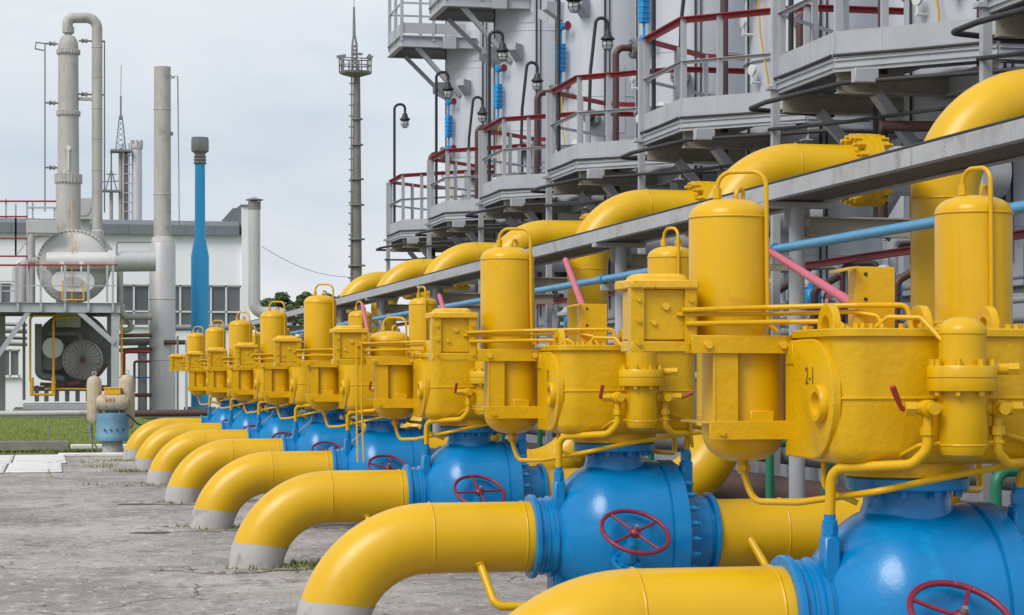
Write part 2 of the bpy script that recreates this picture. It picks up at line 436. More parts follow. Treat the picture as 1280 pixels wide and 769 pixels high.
# broken patches in the pavement by the pipe feet: low rough lips of chipped concrete
def chip_patch(cx, cy, w, d, seed):
    rnd = random.Random(seed); g = G()
    for k in range(16):
        x, y = cx+rnd.uniform(-w, w), cy+rnd.uniform(-d, d)
        n = rnd.randint(5, 7); r = rnd.uniform(.05, .17); h = rnd.uniform(.006, .022)
        ang = sorted(rnd.uniform(0, 6.28) for _ in range(n))
        lo = [(x+math.cos(a)*r*1.5, y+math.sin(a)*r, .001) for a in ang]
        hi = [(x+math.cos(a)*r*1.3, y+math.sin(a)*r*.85, h) for a in ang]
        g.loops([lo, hi])
    return struct(g.build('concrete_rubble', M['pavement'], kind='stuff'), 'stuff')
for k, (cx, cy) in enumerate([(1.62, 31.4), (1.55, 25.9), (1.60, 20.3), (1.45, 36.4), (1.62, 14.8)]): chip_patch(cx, cy-.1, .45, .35, k)
# dirt washed up round the pipe feet
for i in range(1, 8):
    rnd = random.Random(90+i); cy = 9.663+5.374*(8-i); n = 26; g = G()
    lo = [(1.95+math.cos(q*6.283/n)*.42*rnd.uniform(.72, 1.35)*1.15, cy+math.sin(q*6.283/n)*.48*rnd.uniform(.75, 1.3), .0042) for q in range(n)]
    g.add(lo, [tuple(range(n))]); struct(g.build('washed_dirt', M['dirt']), 'stuff')
# oblong holes with dark soil beside the feet
for k, (cx, cy, rx, ry) in enumerate([(1.52, 20.28, .20, .22), (1.35, 30.9, .26, .18), (1.30, 36.2, .30, .25), (1.25, 25.2, .24, .12)]):
    g = G(); rnd = random.Random(50+k)
    lo = [(cx+math.cos(a)*rx*rnd.uniform(.75, 1.15), cy+math.sin(a)*ry*rnd.uniform(.75, 1.15), .0045) for a in [q*6.283/14 for q in range(14)]]
    g.add(lo, [tuple(range(14))]); struct(g.build('bare_soil', M['gravel']), 'stuff')

YL = lambda i: 9.663+5.374*(8-i)
def blades(name, pts, hmin, hmax, w, mt, seed, lean=.5):
    rnd = random.Random(seed); g = G()
    for (x, y, z) in pts:
        a = rnd.uniform(0, 6.283); h = rnd.uniform(hmin, hmax); l = h*lean*rnd.uniform(.2, 1); b = rnd.uniform(0, 6.283)
        dx, dy = math.cos(a)*w, math.sin(a)*w; ex, ey = math.cos(b)*l, math.sin(b)*l
        n = len(g.v)
        g.v += [(x-dx, y-dy, z), (x+dx, y+dy, z), (x+ex*.5+dx*.6, y+ey*.5+dy*.6, z+h*.6), (x+ex, y+ey, z+h)]
        g.f += [(n, n+1, n+2), (n, n+2, n+3)]
    o = g.build(name, mt); return struct(o, 'stuff')
struct(sheet('lawn', -40, 4.2, 55.2, 92.2, 0.0, M['soil']))
rnd = random.Random(3); pts = []
for k in range(52000):
    y = 55.4+36.5*(rnd.random()**1.15); xl = at(-8, 500, y).x; x = rnd.uniform(xl-.6, 4.1)
    pts.append((x, y, .0))
blades('grass', pts, .06, .17, .012, M['grass'], 4)
pts = []
for (cx, cy, sx, sy, n) in [(2.55, 20.35, .28, .18, 260), (1.75, 41.6, .25, .25, 200), (1.2, 44.0, .2, .5, 70), (.95, 46.3, .3, .8, 70), (.17, 43.5, .03, 2.2, 120),
                            (1.6, 52.5, 1.6, .5, 700), (2.3, 46.7, .4, .2, 200), (-.2, 53.9, 1.6, .25, 500), (2.6, 15.2, .2, .2, 60), (1.9, 36.4, .6, .2, 120)]:
    for k in range(n): pts.append((rnd.gauss(cx, sx), rnd.gauss(cy, sy), 0))
for i in range(1, 8):
    for k in range(40): a_ = rnd.uniform(0, 6.28); pts.append((1.985+math.cos(a_)*rnd.gauss(.33, .06), YL(i)+math.sin(a_)*rnd.gauss(.33, .06), 0))
blades('weeds', pts, .02, .075, .012, M['weed'], 5, .9)
# pale precast slabs lying at the edge of the pavement
def slab_quad(px0, px1, y0, y1):
    a, b = onz(px0, y1, .1), onz(px1, y1, .1); return a.x, b.x
k = 0
for (x0, x1, y0, y1, h) in [(-.62, .42, 41.3, 45.4, .034), (-.55, .54, 45.5, 50.0, .04), (-2.6, -.66, 41.2, 45.3, .03), (-2.6, -.58, 45.45, 50.0, .036)]:
    g = G(); g.box(((x0+x1)/2, (y0+y1)/2, h/2), (x1-x0, y1-y0, h), .02, Matrix.Rotation(random.uniform(-.006, .006), 3, 'Z'))
    for q in range(3): g.box(((x0+x1)/2, y0+(y1-y0)*(.25+.25*q), h+.006), (x1-x0-.08, (y1-y0)*.21, .014), .005)
    o = g.build('concrete_slab', M['concrete_pale'])
    tag(o, ['pale precast concrete slab at front right of the four by the lawn', 'pale precast concrete slab at back right, next to the kerb', 'pale precast concrete slab cut by the left frame edge, front one',
            'pale precast concrete slab cut by the left frame edge, back one'][k], 'slab', 'pale slabs at the lawn edge'); k += 1
g = G(); g.box((-6.25, 54.3, .10), (13.9, .45, .24), .03); tag(g.build('kerb', M['concrete']), 'weathered dark concrete kerb block between the pale slabs and the lawn', 'kerb')
g = G(); g.box((2.55, 55.0, .05), (3.6, .35, .12), .02); tag(g.build('kerb', M['concrete_pale']), 'low pale kerb strip behind the faded blue valve', 'kerb')
g = G(); g.box((2.2, 49.9, .03), (3.6, .5, .08), .02); tag(g.build('kerb', M['concrete_pale']), 'low pale kerb strip in front of the faded blue valve', 'kerb')
g = G(); g.cyl((.22, 55.6, 0), (.22, 55.6, .55), .02, 8); g.lathe([(0, 0), (.03, 0), (.03, .03), (0, .04)], (.22, 55.6, .55), (0, 0, 1), 8); tag(g.build('marker_stake', M['steel_dark']), 'thin short metal stake standing at the end of the dark kerb', 'stake')

# ================================================================ THE EIGHT VALVE LINES
ORD = {8: 'nearest the camera', 7: 'second from the camera', 6: 'third from the camera', 5: 'fourth from the camera', 4: 'fifth from the camera',
       3: 'sixth from the camera', 2: 'seventh from the camera', 1: 'farthest from the camera'}
VX = 4.04
YL = lambda i: 9.663+5.374*(8-i)
PZ, PR = .66, .25

def make_inlet():
    t = thing('inlet_pipe', '', 'pipe', (0, 0, 0), 'yellow elbow pipes rising from the pavement')
    Rb, cx, cz = .70, -1.355, -.04
    # elbow surface, split where the grey foot paint ends
    seg, n = 48, 20; foot, elb = [], []
    def tm(z, c): return math.asin(max(-1, min(1, z/(Rb+PR*c))))
    Lf, Le = [], []
    for q in range(n+1):
        lf, le = [], []
        for k in range(seg):
            a = 2*math.pi*k/seg; c, s = math.cos(a), math.sin(a)
            xs = Rb+PR*c
            split = .262-.03*c*-1+.006*math.sin(3*a)
            th = tm(split, c)
            t0 = tm(0.0, c)
            for lst, lo, hi, dr in ((lf, t0, th, .004), (le, th-.01, math.pi/2, 0)):
                u = lo+(hi-lo)*q/n; rr = Rb+(PR+dr)*c
                lst.append((cx-rr*math.cos(u), (PR+dr)*s, cz+rr*math.sin(u)))
        Lf.append(lf); Le.append(le)
    G().loops(Lf, False).build('foot', M['pipe_grey'], t)
    G().loops(Le, False).build('elbow', M['yellow_pipe'], t)
    G().lathe([(PR, 0), (PR, .72)], (-1.355, 0, PZ), (1, 0, 0), 48).build('straight_run', M['yellow_pipe'], t)
    for x in (-1.355, -.69): G().torus((x, 0, PZ), (1, 0, 0), PR, .007, 48, 6).build('weld', M['yellow_rough'], t)
    # collar of split concrete at the foot
    g = G(); rr = random.Random(5); seg = 40
    lo, hi = [], []
    for k in range(seg):
        a = 2*math.pi*k/seg; r1 = .262+rr.uniform(.01, .05)
        lo.append((cx-Rb+math.cos(a)*r1, math.sin(a)*r1, -.02)); hi.append((cx-Rb+math.cos(a)*.25, math.sin(a)*.25, .014+rr.uniform(0, .012)))
    g.loops([lo, hi], False).build('mortar_collar', M['concrete'], t)
    return t
inlet0 = make_inlet()
g = G(); g.pipe([(-1.02, -.16, PZ-.17), (-.95, -.36, .205), (-.32, -.42, .20), (-.20, -.42, .18), (-.18, -.42, -.03)], .030, .09, 14, 8); g.torus((-1.02, -.165, PZ-.18), (.1, -.5, -1), .032, .012, 16, 6)
drain0 = g.build('drain_pipe', M['yellow'], None)
for i in range(8, 0, -1):
    o = inlet0 if i == 8 else copy_tree(inlet0)
    o.location = (VX, YL(i), 0)
    o['label'] = 'yellow elbow pipe with grey painted foot, '+ORD[i]
    if i >= 4 and i != 8:
        d = drain0.copy(); COL.objects.link(d); d.parent = o
bpy.data.objects.remove(drain0)

def make_valve():
    t = thing('ball_valve', '', 'valve', (0, 0, 0), 'blue ball valves in the pipe row')
    X = (1, 0, 0); o = (0, 0, PZ)
    prof = [(.262, -.60), (.266, -.58), (.266, -.555), (.276, -.550), (.276, -.535), (.266, -.53), (.268, -.505), (.288, -.498), (.288, -.472), (.274, -.466), (.276, -.455)]
    for k in range(13):
        a = k/12; x = -.455+.345*a
        prof.append((.275+.25*math.sin(a*math.pi/2)**.92, x))
    prof += [(.527, 0.0), (.527, .20), (.527, .285), (.520, .288), (.520, .294), (.53, .297)]
    body = G().lathe(prof+[(.53, .298)], o, X, 72).build('body', M['blue'], t)
    G().lathe([(.0, .30), (.53, .30), (.538, .306), (.538, .415), (.530, .422), (.30, .424)], o, X, 72).build('bolted_flange', M['blue'], t)
    g = G(); g.bolts((.42, 0, PZ), X, .485, 28, .024, .055); g.bolts((.42, 0, PZ), X, .485, 28, .013, .08)
    g.build('flange_bolts', M['blue'], t, 'stuff')
    G().lathe([(.34, .42), (.31, .45), (.285, .47), (.285, .55), (.275, .56), (.275, .655), (.262, .66), (.262, .70)], o, X, 56).build('end_bell', M['blue'], t)
    for x in (-.615, .70):
        G().lathe([(.250, -.02), (.292, -.02), (.300, -.012), (.300, .014), (.292, .022), (.255, .022)], (x, 0, PZ), X, 56).build('end_ring', M['blue'], t)
    G().lathe([(.25, .36), (.222, .50), (.208, .54), (.208, .61), (.214, .615)], o, (0, 0, 1), 48).build('neck', M['blue'], t)
    nf = G().lathe([(.20, .605), (.285, .605), (.292, .612), (.292, .658), (.286, .664), (.1, .664)], o, (0, 0, 1), 56).build('neck_flange', M['blue'], t)
    g = G(); g.bolts((0, 0, PZ+.575), (0, 0, 1), .25, 10, .02, .032, .3); g.build('neck_bolts', M['blue'], nf, 'stuff')
    for (x, y, z0, s) in ((-.45, -.16, .86, 1), (.47, -.22, 1.0, 0)):
        g = G(); g.box((x, y, z0+.07), (.082, .085, .26), .012); g.lathe([(.03, .18), (.036, .18), (.036, .27), (.028, .275), (.028, .30), (.0, .30)], (x, y, z0), (0, 0, 1), 12)
        g.lathe([(.0, .205), (.040, .205), (.040, .25), (.0, .25)], (x, y, z0), (0, 0, 1), 6); g.build('nipple', M['blue'], t)
    g = G(); g.box((-.40, -.02, .30), (.16, .22, .36), .02); g.build('drain_boss', M['blue'], t)
    g = G(); g.box((0, 0, .045), (.55, .5, .09), .01); g.beam((-.15, 0, .08), (-.15, 0, .18), .3, .04); g.beam((.15, 0, .08), (.15, 0, .18), .3, .04); g.build('foot', M['blue'], t)
    # gear pedestal and handwheel
    n = Vector((.07, -.56, .83)).normalized(); c = Vector((-.05, -.74, .735)); e = c-n*.27
    g = G(); g.lathe([(0, 0), (.105, 0), (.11, .006), (.11, .03), (.105, .036), (.06, .04), (.052, .10), (.040, .13), (.040, .20), (0, .20)], e-n*.02, n, 24)
    g.bolts(e+n*.005, n, .085, 8, .013, .025); g.cyl(e+n*.1, e-V(0, -.28, .0), .06, 16)
    g.build('gear_pedestal', M['blue'], t)
    hw = G().torus(c, n, .236, .0155, 56, 12).build('handwheel', M['red'], t)
    x, y, z = basis(n)
    for k in range(4):
        a = .5+k*math.pi/2; d = x*math.cos(a)+y*math.sin(a)
        G().tube([c+d*.03, c+d*.13+n*-.004, c+d*.232], .0105, 10).build('spoke', M['red'], hw)
    G().lathe([(0, -.03), (.036, -.03), (.04, -.02), (.04, .012), (.026, .02), (.02, .03), (0, .03)], c, n, 20).build('hub', M['red'], hw)
    G().lathe([(0, 0), (.015, 0), (.015, .028), (0, .03)], c+n*.028, n, 6).build('shaft_nut', M['steel_dark'], hw)
    return t
valve0 = make_valve()
for i in range(8, 0, -1):
    o = valve0 if i == 8 else copy_tree(valve0)
    o.location = (VX, YL(i), 0)
    o['label'] = 'blue ball valve with red handwheel under yellow actuator, '+ORD[i]
    for c in o.children:
        if c.name.startswith('handwheel'):
            # each wheel was left turned by a different amount
            nn = Vector((.07, -.56, .83)).normalized(); ce = Vector((-.05, -.74, .735))
            Q = Matrix.Translation(ce) @ Matrix.Rotation(.45*i, 4, nn) @ Matrix.Translation(-ce); c.matrix_local = Q

def rrect(x0, x1, y0, y1, r, n=6):
    out = []
    for (cx, cy, a0) in ((x1-r, y1-r, 0), (x0+r, y1-r, 90), (x0+r, y0+r, 180), (x1-r, y0+r, 270)):
        for k in range(n+1):
            a = R(a0+90*k/n); out.append((cx+r*math.cos(a), cy+r*math.sin(a)))
    return out

def make_actuator(i):
    Y = M['yellow']; YR = M['yellow_rough']
    t = thing('valve_actuator', 'yellow hydraulic valve actuator with tall gas tanks, '+ORD[i], 'actuator', (VX, YL(i), 0), 'yellow actuators on the blue valves')
    top1 = {8: 2.68, 7: 2.76, 6: 2.25, 5: 2.80}.get(i, 2.77); xs = {8: -.71, 7: -.67}.get(i, -.69); ty = .55
    rnd = random.Random(i)
    G().lathe([(.0, 1.326), (.285, 1.326), (.300, 1.332), (.300, 1.398), (.2, 1.40)], (0, 0, 0), (0, 0, 1), 56).build('base_ring', YR, t)
    # ---- housing
    x0, x1, y0, y1 = -.47, .53, -.35, .35; Ls = []
    def loop(ins, z, r=.13): return [(x, y, z) for x, y in rrect(x0+ins, x1-ins, y0+ins, y1-ins, r)]
    for ins, z in ((.16, 1.392), (.07, 1.394), (.035, 1.405), (.012, 1.43), (.0, 1.47), (0, 1.693), (-.006, 1.697), (-.006, 1.705), (0, 1.709), (0, 1.985)): Ls.append(loop(ins, z))
    h = G().loops(Ls).build('housing', YR, t)
    G().loops([loop(.0, 1.985), loop(-.018, 1.987), loop(-.018, 2.018), loop(-.012, 2.023)]).build('lid', YR, h)
    g = G()
    for x, y in rrect(x0+.03, x1-.03, y0+.03, y1-.03, .13, 3): g.cyl((x, y, 2.02), (x, y, 2.045), .017, 6)
    for k in range(9): g.cyl((x0+.12+k*.095, y0+.03, 2.02), (x0+.12+k*.095, y0+.03, 2.046), .015, 6)
    g.build('lid_bolts', YR, h, 'stuff')
    # end cover on the pipe side: square at the back, rounded towards the front
    pr = [(.335, 1.415), (.335, 1.975), (.02, 1.978)]
    for q in range(17):
        a = R(90-180*q/16); pr.append((-.03-.275*math.cos(a), 1.695+.283*math.sin(a)))
    pr += [(.02, 1.412)]
    cyy, czz = .03, 1.695
    L0 = [(x0+.02, y, z) for y, z in pr]; L1 = [(x0-.016, y, z) for y, z in pr]; L2 = [(x0-.022, cyy+(y-cyy)*.975, czz+(z-czz)*.975) for y, z in pr]
    d = G().loops([L0, L1, L2]).build('end_cover', YR, t)
    G().lathe([(.075, .05), (.088, .062), (.09, .085), (.082, .098), (.056, .098), (.05, .068), (0, .066)], (x0+.04, -.17, 1.675), (-1, 0, 0), 32).build('hub', YR, d)
    G().box((x0-.024, .26, 1.91), (.012, .09, .10), .003).build('name_plate', YR, d)
    if i in (8, 7):
        Mx = Matrix(((0, 0, -1, 0), (-1, 0, 0, 0), (0, 1, 0, 0), (0, 0, 0, 1)))
        Mx.translation = Vector((x0-.0225, -.01, 1.80)); Mx = Mx @ Matrix.Diagonal((.85, 1, 1, 1))
        text('2-1' if i == 8 else '71', .115, M['letter'], d, Mx)
    for (lx, ly) in ((-.43, -.10), (.06, -.02), (.40, -.02)):
        g = G(); o1 = arc((0, 0, 0), .105, 0, math.pi, 14, 'yz'); i1 = arc((0, 0, 0), .058, 0, math.pi, 14, 'yz')
        prof = [(p.y, p.z) for p in o1]+[(p.y, p.z) for p in reversed(i1)]
        vs = []; n = len(prof)
        for e in (-.02, .02): vs += [(lx+e, ly+p[0], 2.02+p[1]*1.15) for p in prof]
        m = len(o1); fs = []
        for k in range(m-1):
            a, b, c2, d2 = k, k+1, n-2-k, n-1-k
            fs += [(a, b, c2, d2), (n+d2, n+c2, n+b, n+a)]
        for k in range(n): fs.append((k, (k+1) % n, n+(k+1) % n, n+k))
        g.add(vs, fs).build('lifting_lug', YR, t)
    # ---- gas tank and hydraulic cylinder beneath it
    def tank(x, y, r, z0, z1, name='gas_tank', tx=.70, tyy=.80):
        p = [(0, z0), (r, z0)]
        dm = r*.46
        for k in range(9):
            a = k/8*math.pi/2; p.append((r*math.cos(a)**.8 if k < 8 else 0, z1-dm+dm*math.sin(a)))
        tk = G().lathe(p, (x, y, 0), (0, 0, 1), 48).build(name, Y, t)
        G().torus((x, y, z1-dm-.005), (0, 0, 1), r, .006, 48, 6).build('weld', Y, tk)
        G().torus((x+.05, y-.02, z1+.015), (.5, -.6, 0), .034, .011, 20, 8).build('eye', Y, tk)
        g = G(); g.pipe([(x-.06, y, z1-.03), (x-.06, y, z1+.13), (x+r*tx, y-r*tyy, z1+.125), (x+r*(tx+.02), y-r*(tyy+.01), z1-.35), (x+r*(tx+.06), y-r*(tyy-.02), z0+.06), (x+r*(tx+.3), y-r*tyy, z0+.02)], .0115, .075, 10, 8)
        g.lathe([(0, 0), (.022, 0), (.022, .05), (0, .05)], (x-.06, y, z1), (0, 0, 1), 6)
        g.build('balance_tube', Y, tk)
        return tk
    tank(xs, ty, .198, 2.0, top1)
    tank(.59, ty, .195 if i == 8 else .178, 1.45, 2.72 if i == 8 else 2.78, 'gas_tank', -.02, 1.07)
    cx = -.635
    p = [(.205, 1.93), (.205, 1.53)]
    for k in range(9):
        a = k/8*math.pi/2; p.append(((.205*math.cos(a)**.75) if k < 8 else 0, 1.53-.15*math.sin(a)))
    hc = G().lathe(p, (cx, ty, 0), (0, 0, 1), 48).build('hydraulic_cylinder', Y, t)
    G().box((cx+.02, ty-.205, 1.60), (.12, .05, .07), .004).build('oil_gauge', Y, hc)
    g = G(); g.cyl((cx, ty, 1.41), (cx, ty, 1.32), .025, 10); g.cyl((cx, ty, 1.365), (cx, ty, 1.335), .036, 6); g.build('drain_nozzle', Y, hc)
    # brackets: upper shelf, lower shelf, folded side plate; they reach the back of the housing
    xb0, xb1 = xs-.27, -.40; xm, wb = (xb0+xb1)/2, xb1-xb0
    g = G(); g.box((xm, ty, 1.985), (wb, .50, .03), .004); g.box((xm, ty-.252, 1.955), (wb, .014, .085), .002); g.build('upper_bracket', YR, t)
    g = G(); g.cyl((xb0+.08, ty-.255, 1.955), (xb0+.08, ty-.28, 1.955), .021, 6); g.cyl((xb1-.12, ty-.255, 1.955), (xb1-.12, ty-.28, 1.955), .021, 6); g.build('bracket_bolts', M['yellow_worn'], t, 'stuff')
    xb2 = cx-.25; xm, wb = (xb2+xb1)/2, xb1-xb2
    g = G(); g.box((xm, ty, 1.58), (wb, .48, .012)); g.box((xm, ty-.24, 1.54), (wb, .014, .09), .002); g.cyl((xb2+.06, ty-.24, 1.53), (xb2+.06, ty-.262, 1.53), .017, 6); g.build('lower_bracket', YR, t)
    g = G(); g.box((cx-.165, ty-.235, 1.76), (.115, .012, .36)); g.box((cx-.225, ty-.235, 1.76), (.008, .02, .36)); g.build('side_plate', YR, t)
    g = G(); g.box((cx+.26, ty+.1, 1.76), (.05, .3, .36), .01); g.build('side_plate', Y, t)
    # ---- control box on its stand
    bx0, bx1 = -1.27, -.94
    bm = (bx0+bx1)/2; bw = bx1-bx0; by = ty-.08
    g = G(); g.box((bm, by, 2.10), (bw-.05, .24, .25), .008); cb = g.build('control_box', YR, t)
    g = G(); g.box((bm, by, 2.245), (bw+.01, .32, .045), .008); g.loops([[(x, y, z) for x, y in rrect(bm-bw/2+.03+e, bm+bw/2-.03-e, by-.12+e, by+.12-e, .05)] for z, e in ((2.265, 0), (2.284, .004), (2.298, .025))]); g.build('box_lid', M['yellow_worn'], cb)
    for sx in (-1, 1):
        g = G(); xx = bm+sx*(bw/2-.035); g.box((xx, by-.135, 2.07), (.055, .012, .31)); g.box((xx+sx*.03, by-.105, 2.07), (.012, .06, .31))
        for zz in (2.17, 2.07, 1.96): g.cyl((xx, by-.14, zz), (xx, by-.155, zz), .012, 6)
        g.build('box_strap', YR, cb)
    g = G(); g.cyl((bm+.01, by-.12, 2.14), (bm+.01, by-.135, 2.14), .018, 10); g.cyl((bm-.05, by-.12, 2.06), (bm-.05, by-.135, 2.06), .012, 8); g.build('box_plugs', M['yellow_worn'], cb, 'stuff')
    g = G(); g.box(((bx0+xb0)/2+.02, by-.04, 1.945), (xb0-bx0+.04, .20, .05), .004); g.build('box_bracket', YR, t)
    # ---- filter in front of the housing
    fx, fy = .06, -.50
    f = G().lathe([(0, 1.425), (.06, 1.428), (.095, 1.445), (.112, 1.48), (.112, 1.74)], (fx, fy, 0), (0, 0, 1), 36).build('filter', Y, t)
    G().lathe([(.10, 1.735), (.158, 1.735), (.16, 1.74), (.16, 1.788), (.155, 1.79), (.155, 1.796), (.16, 1.798), (.16, 1.842), (.155, 1.85), (.1, 1.85)], (fx, fy, 0), (0, 0, 1), 36).build('filter_flange', Y, f)
    G().lathe([(.108, 1.84), (.108, 1.99), (.112, 1.995), (.112, 2.01), (.104, 2.03), (.08, 2.055), (.045, 2.07), (0, 2.074)], (fx, fy, 0), (0, 0, 1), 36).build('filter_cap', Y, f)
    g = G(); g.bolts((fx, fy, 1.715), (0, 0, 1), .136, 8, .016, .02, .3); g.bolts((fx, fy, 1.85), (0, 0, 1), .136, 8, .016, .03, .3); g.torus((fx, fy, 1.49), (0, 0, 1), .112, .005, 36, 6)
    g.build('filter_bolts', Y, f, 'stuff')
    g = G(); g.cyl((fx+.14, fy-.03, 1.835), (fx+.23, fy-.06, 1.835), .026, 12); g.cyl((fx+.20, fy-.05, 1.835), (fx+.245, fy-.065, 1.835), .032, 6); g.build('vent_plug', Y, f)
    g = G(); g.beam((fx, fy+.12, 1.8), (fx, y0+.02, 1.8), .14, .10, .005); g.beam((fx, fy+.10, 1.55), (fx, y0+.02, 1.55), .10, .05, .005); g.build('filter_arm', Y, f)
    for sx in (-1, 1):
        qx = fx+sx*.20
        g = G(); g.cyl((fx+sx*.10, fy, 1.655), (qx+sx*.05, fy, 1.655), .030, 14); g.lathe([(0, -.04), (.036, -.04), (.04, -.03), (.04, .03), (.036, .04), (0, .04)], (qx-sx*.03, fy, 1.655), (0, 1, 0), 16)
        g.lathe([(0, 0), (.028, 0), (.028, .05), (0, .05)], (qx-sx*.03, fy-.035, 1.655), (0, -1, 0), 12)
        g.cyl((qx+sx*.035, fy, 1.655), (qx+sx*.085, fy, 1.655), .036, 6); g.cyl((qx-sx*.03, fy, 1.62), (qx-sx*.03, fy, 1.56), .024, 10); g.cyl((qx-sx*.03, fy, 1.575), (qx-sx*.03, fy, 1.535), .036, 6)
        ck = g.build('cock_valve', Y, f)
        g = G(); d0 = Vector((qx+sx*.10, fy-.01, 1.655)); tip = d0+V(.055*sx, -.03, .10) if (sx < 0 or i == 8) else d0+V(.06, -.02, .035)
        if i != 8 and sx < 0: tip = d0+V(.015, -.02, .085)
        g.cyl((qx+sx*.08, fy, 1.655), d0, .012, 8); g.tube([d0, d0.lerp(tip, .35), tip], [.009, .013, .015], 8); g.build('lever', M['lever'], ck)
    # ---- tubing
    def tb(pts, r=.018, bend=.06, name='tube', m=None, seg=12):
        return G().pipe(pts, r, bend, seg, 7).build(name, m or Y, t)
    tb([(-.45, -.16, 1.14), (-.45, -.18, 1.375), (-.17, -.46, 1.40), (-.11, fy, 1.47), (-.11, fy, 1.56)], .0245, .075)
    tb([(.47, -.22, 1.28), (.47, -.30, 1.40), (.30, -.46, 1.40), (.23, fy, 1.46), (.23, fy, 1.56)], .0235, .07)
    tb([(cx, ty, 1.33), (cx+.03, ty-.06, 1.185), (-.50, .12, 1.20), (-.28, -.30, 1.27), (.02, -.375, 1.335), (.34, -.36, 1.385), (.74, -.22, 1.42), (.74, .30, 1.42), (.60, .50, 1.46)], .0165, .11)
    tb([(.59, .50, 1.47), (.60, .48, 1.23), (.38, .20, 1.25), (.2, .15, 1.31)], .0185, .06)
    tb([(-.40, .05, 1.40), (-.40, .05, 1.27), (-.25, .0, 1.20)], .014, .05)
    tb([(.27, -.33, 1.56), (.33, -.40, 1.53), (.45, -.37, 1.50), (.50, -.28, 1.30)], .012, .04)
    tb([(fx-.11, fy, 1.50), (fx-.20, fy+.02, 1.49), (fx-.24, -.36, 1.44), (fx-.2, -.3, 1.37)], .0095, .03)
    g = G(); g.cyl((fx+.105, fy, 1.50), (fx+.20, fy, 1.50), .013, 8); g.cyl((fx+.15, fy, 1.50), (fx+.185, fy, 1.50), .026, 6); g.build('plug', Y, f)
    # signal tubes from the control box across the lid
    yb_ = by-.15
    tb([(bx1-.08, yb_, 2.12), (-.60, .27, 2.135), (-.25, .02, 2.14), (-.02, -.05, 2.14), (.0, -.06, 2.02)], .0125, .04)
    tb([(bx1-.10, yb_+.02, 2.10), (-.55, .29, 2.105), (-.25, .05, 2.11), (-.16, -.02, 2.09), (-.13, -.05, 2.02)], .0105, .03)
    tb([(bx1-.06, yb_, 2.055), (-.50, .24, 2.065), (-.32, .10, 2.065), (-.26, .06, 2.02)], .0125, .03)
    tb([(fx-.10, fy, 1.965), (fx-.16, -.40, 2.07), (-.22, -.30, 2.075), (-.27, -.25, 2.02)], .0115, .03)
    tb([(.05, -.1, 2.05), (.2, -.05, 2.06), (.36, .12, 2.055)], .010, .03)
    # hood plate over the limit switch
    g = G(); g.box((-.14, .10, 2.17), (.20, .10, .31), .003); g.beam((-.245, .06, 2.322), (-.345, .05, 2.30), .12, .008); hd = g.build('switch_hood', YR, t)
    g = G(); g.cyl((-.19, .05, 2.29), (-.19, .044, 2.29), .009, 10); g.cyl((-.19, .05, 2.17), (-.19, .044, 2.17), .009, 10); g.build('bolt_holes', M['dark'], hd, 'stuff')
    if i == 6:
        for dx in (0, .05): G().tube([(bm+.05+dx, by-.18, 2.13), (bm+.05+dx, by-.19, 1.5), (bm+.06+dx*1.2, by-.2, .98)], .009, 8).build('tube', Y, t)
    return t
for i in range(8, 0, -1): make_actuator(i)

def make_outlet():
    t = thing('riser_pipe', '', 'pipe', (0, 0, 0), 'yellow outlet pipes that rise and bend over to the towers')
    YP = M['yellow_pipe']; rx, zt, Rb = 2.545, 3.87, .75
    G().lathe([(PR, 0), (PR, rx-Rb-.70)], (.70, 0, PZ), (1, 0, 0), 48).build('outlet_run', YP, t)
    G().tube(arc((rx-Rb, 0, PZ+Rb), Rb, -math.pi/2, 0, 18), PR, 48, False).build('elbow', YP, t)
    G().lathe([(PR, PZ+Rb), (PR, zt-Rb)], (rx, 0, 0), (0, 0, 1), 48).build('riser', YP, t)
    G().tube(arc((rx+Rb, 0, zt-Rb), Rb, math.pi, math.pi/2, 18), PR, 48, False).build('elbow', YP, t)
    G().lathe([(PR, 0), (PR, .66)], (rx+Rb, 0, zt), (1, 0, 0), 48).build('top_run', YP, t)
    fl = G().lathe([(PR, 0), (.27, .02), (.28, .05), (.365, .06), (.365, .13), (.355, .135), (.355, .150), (.365, .155), (.365, .235), (.28, .25), (.26, .28), (PR, .30)], (rx+Rb+.60, 0, zt), (1, 0, 0), 48).build('flange', YP, t)
    g = G(); g.bolts((rx+Rb+.585, 0, zt), (1, 0, 0), .325, 16, .042, .32); g.bolts((rx+Rb+.54, 0, zt), (1, 0, 0), .325, 16, .022, .41); g.build('flange_bolts', YP, fl, 'stuff')
    G().lathe([(PR, 0), (PR, 1.35)], (rx+Rb+.87, 0, zt), (1, 0, 0), 40).build('tower_nozzle', M['tower'], t)
    for p, d in (((rx-Rb, 0, PZ), (1, 0, 0)), ((rx, 0, PZ+Rb), (0, 0, 1)), ((rx, 0, 2.95), (0, 0, 1)), ((rx, 0, zt-Rb), (0, 0, 1)), ((rx+Rb, 0, zt), (1, 0, 0)), ((1.25, 0, PZ), (1, 0, 0))):
        G().torus(p, d, PR, .007, 48, 6).build('weld', M['yellow_rough'], t)
    g = G(); g.pipe([(.93, -.19, PZ+.02), (1.02, -.36, .45), (1.05, -.42, .02), (1.05, -.42, -.05)], .030, .08, 12); g.torus((.93, -.2, PZ+.01), (.1, -1, -.1), .034, .012, 16, 6); g.build('drain_pipe', YP, t)
    g = G(); g.box((1.6, 0, .2), (.3, .5, .4), .02); g.build('pier', M['concrete'], t)
    return t
out0 = make_outlet()
for i in range(8, 0, -1):
    o = out0 if i == 8 else copy_tree(out0)
    o.location = (VX, YL(i), 0)
    o['label'] = 'yellow pipe bending up behind the tray and over to a tower, '+ORD[i]

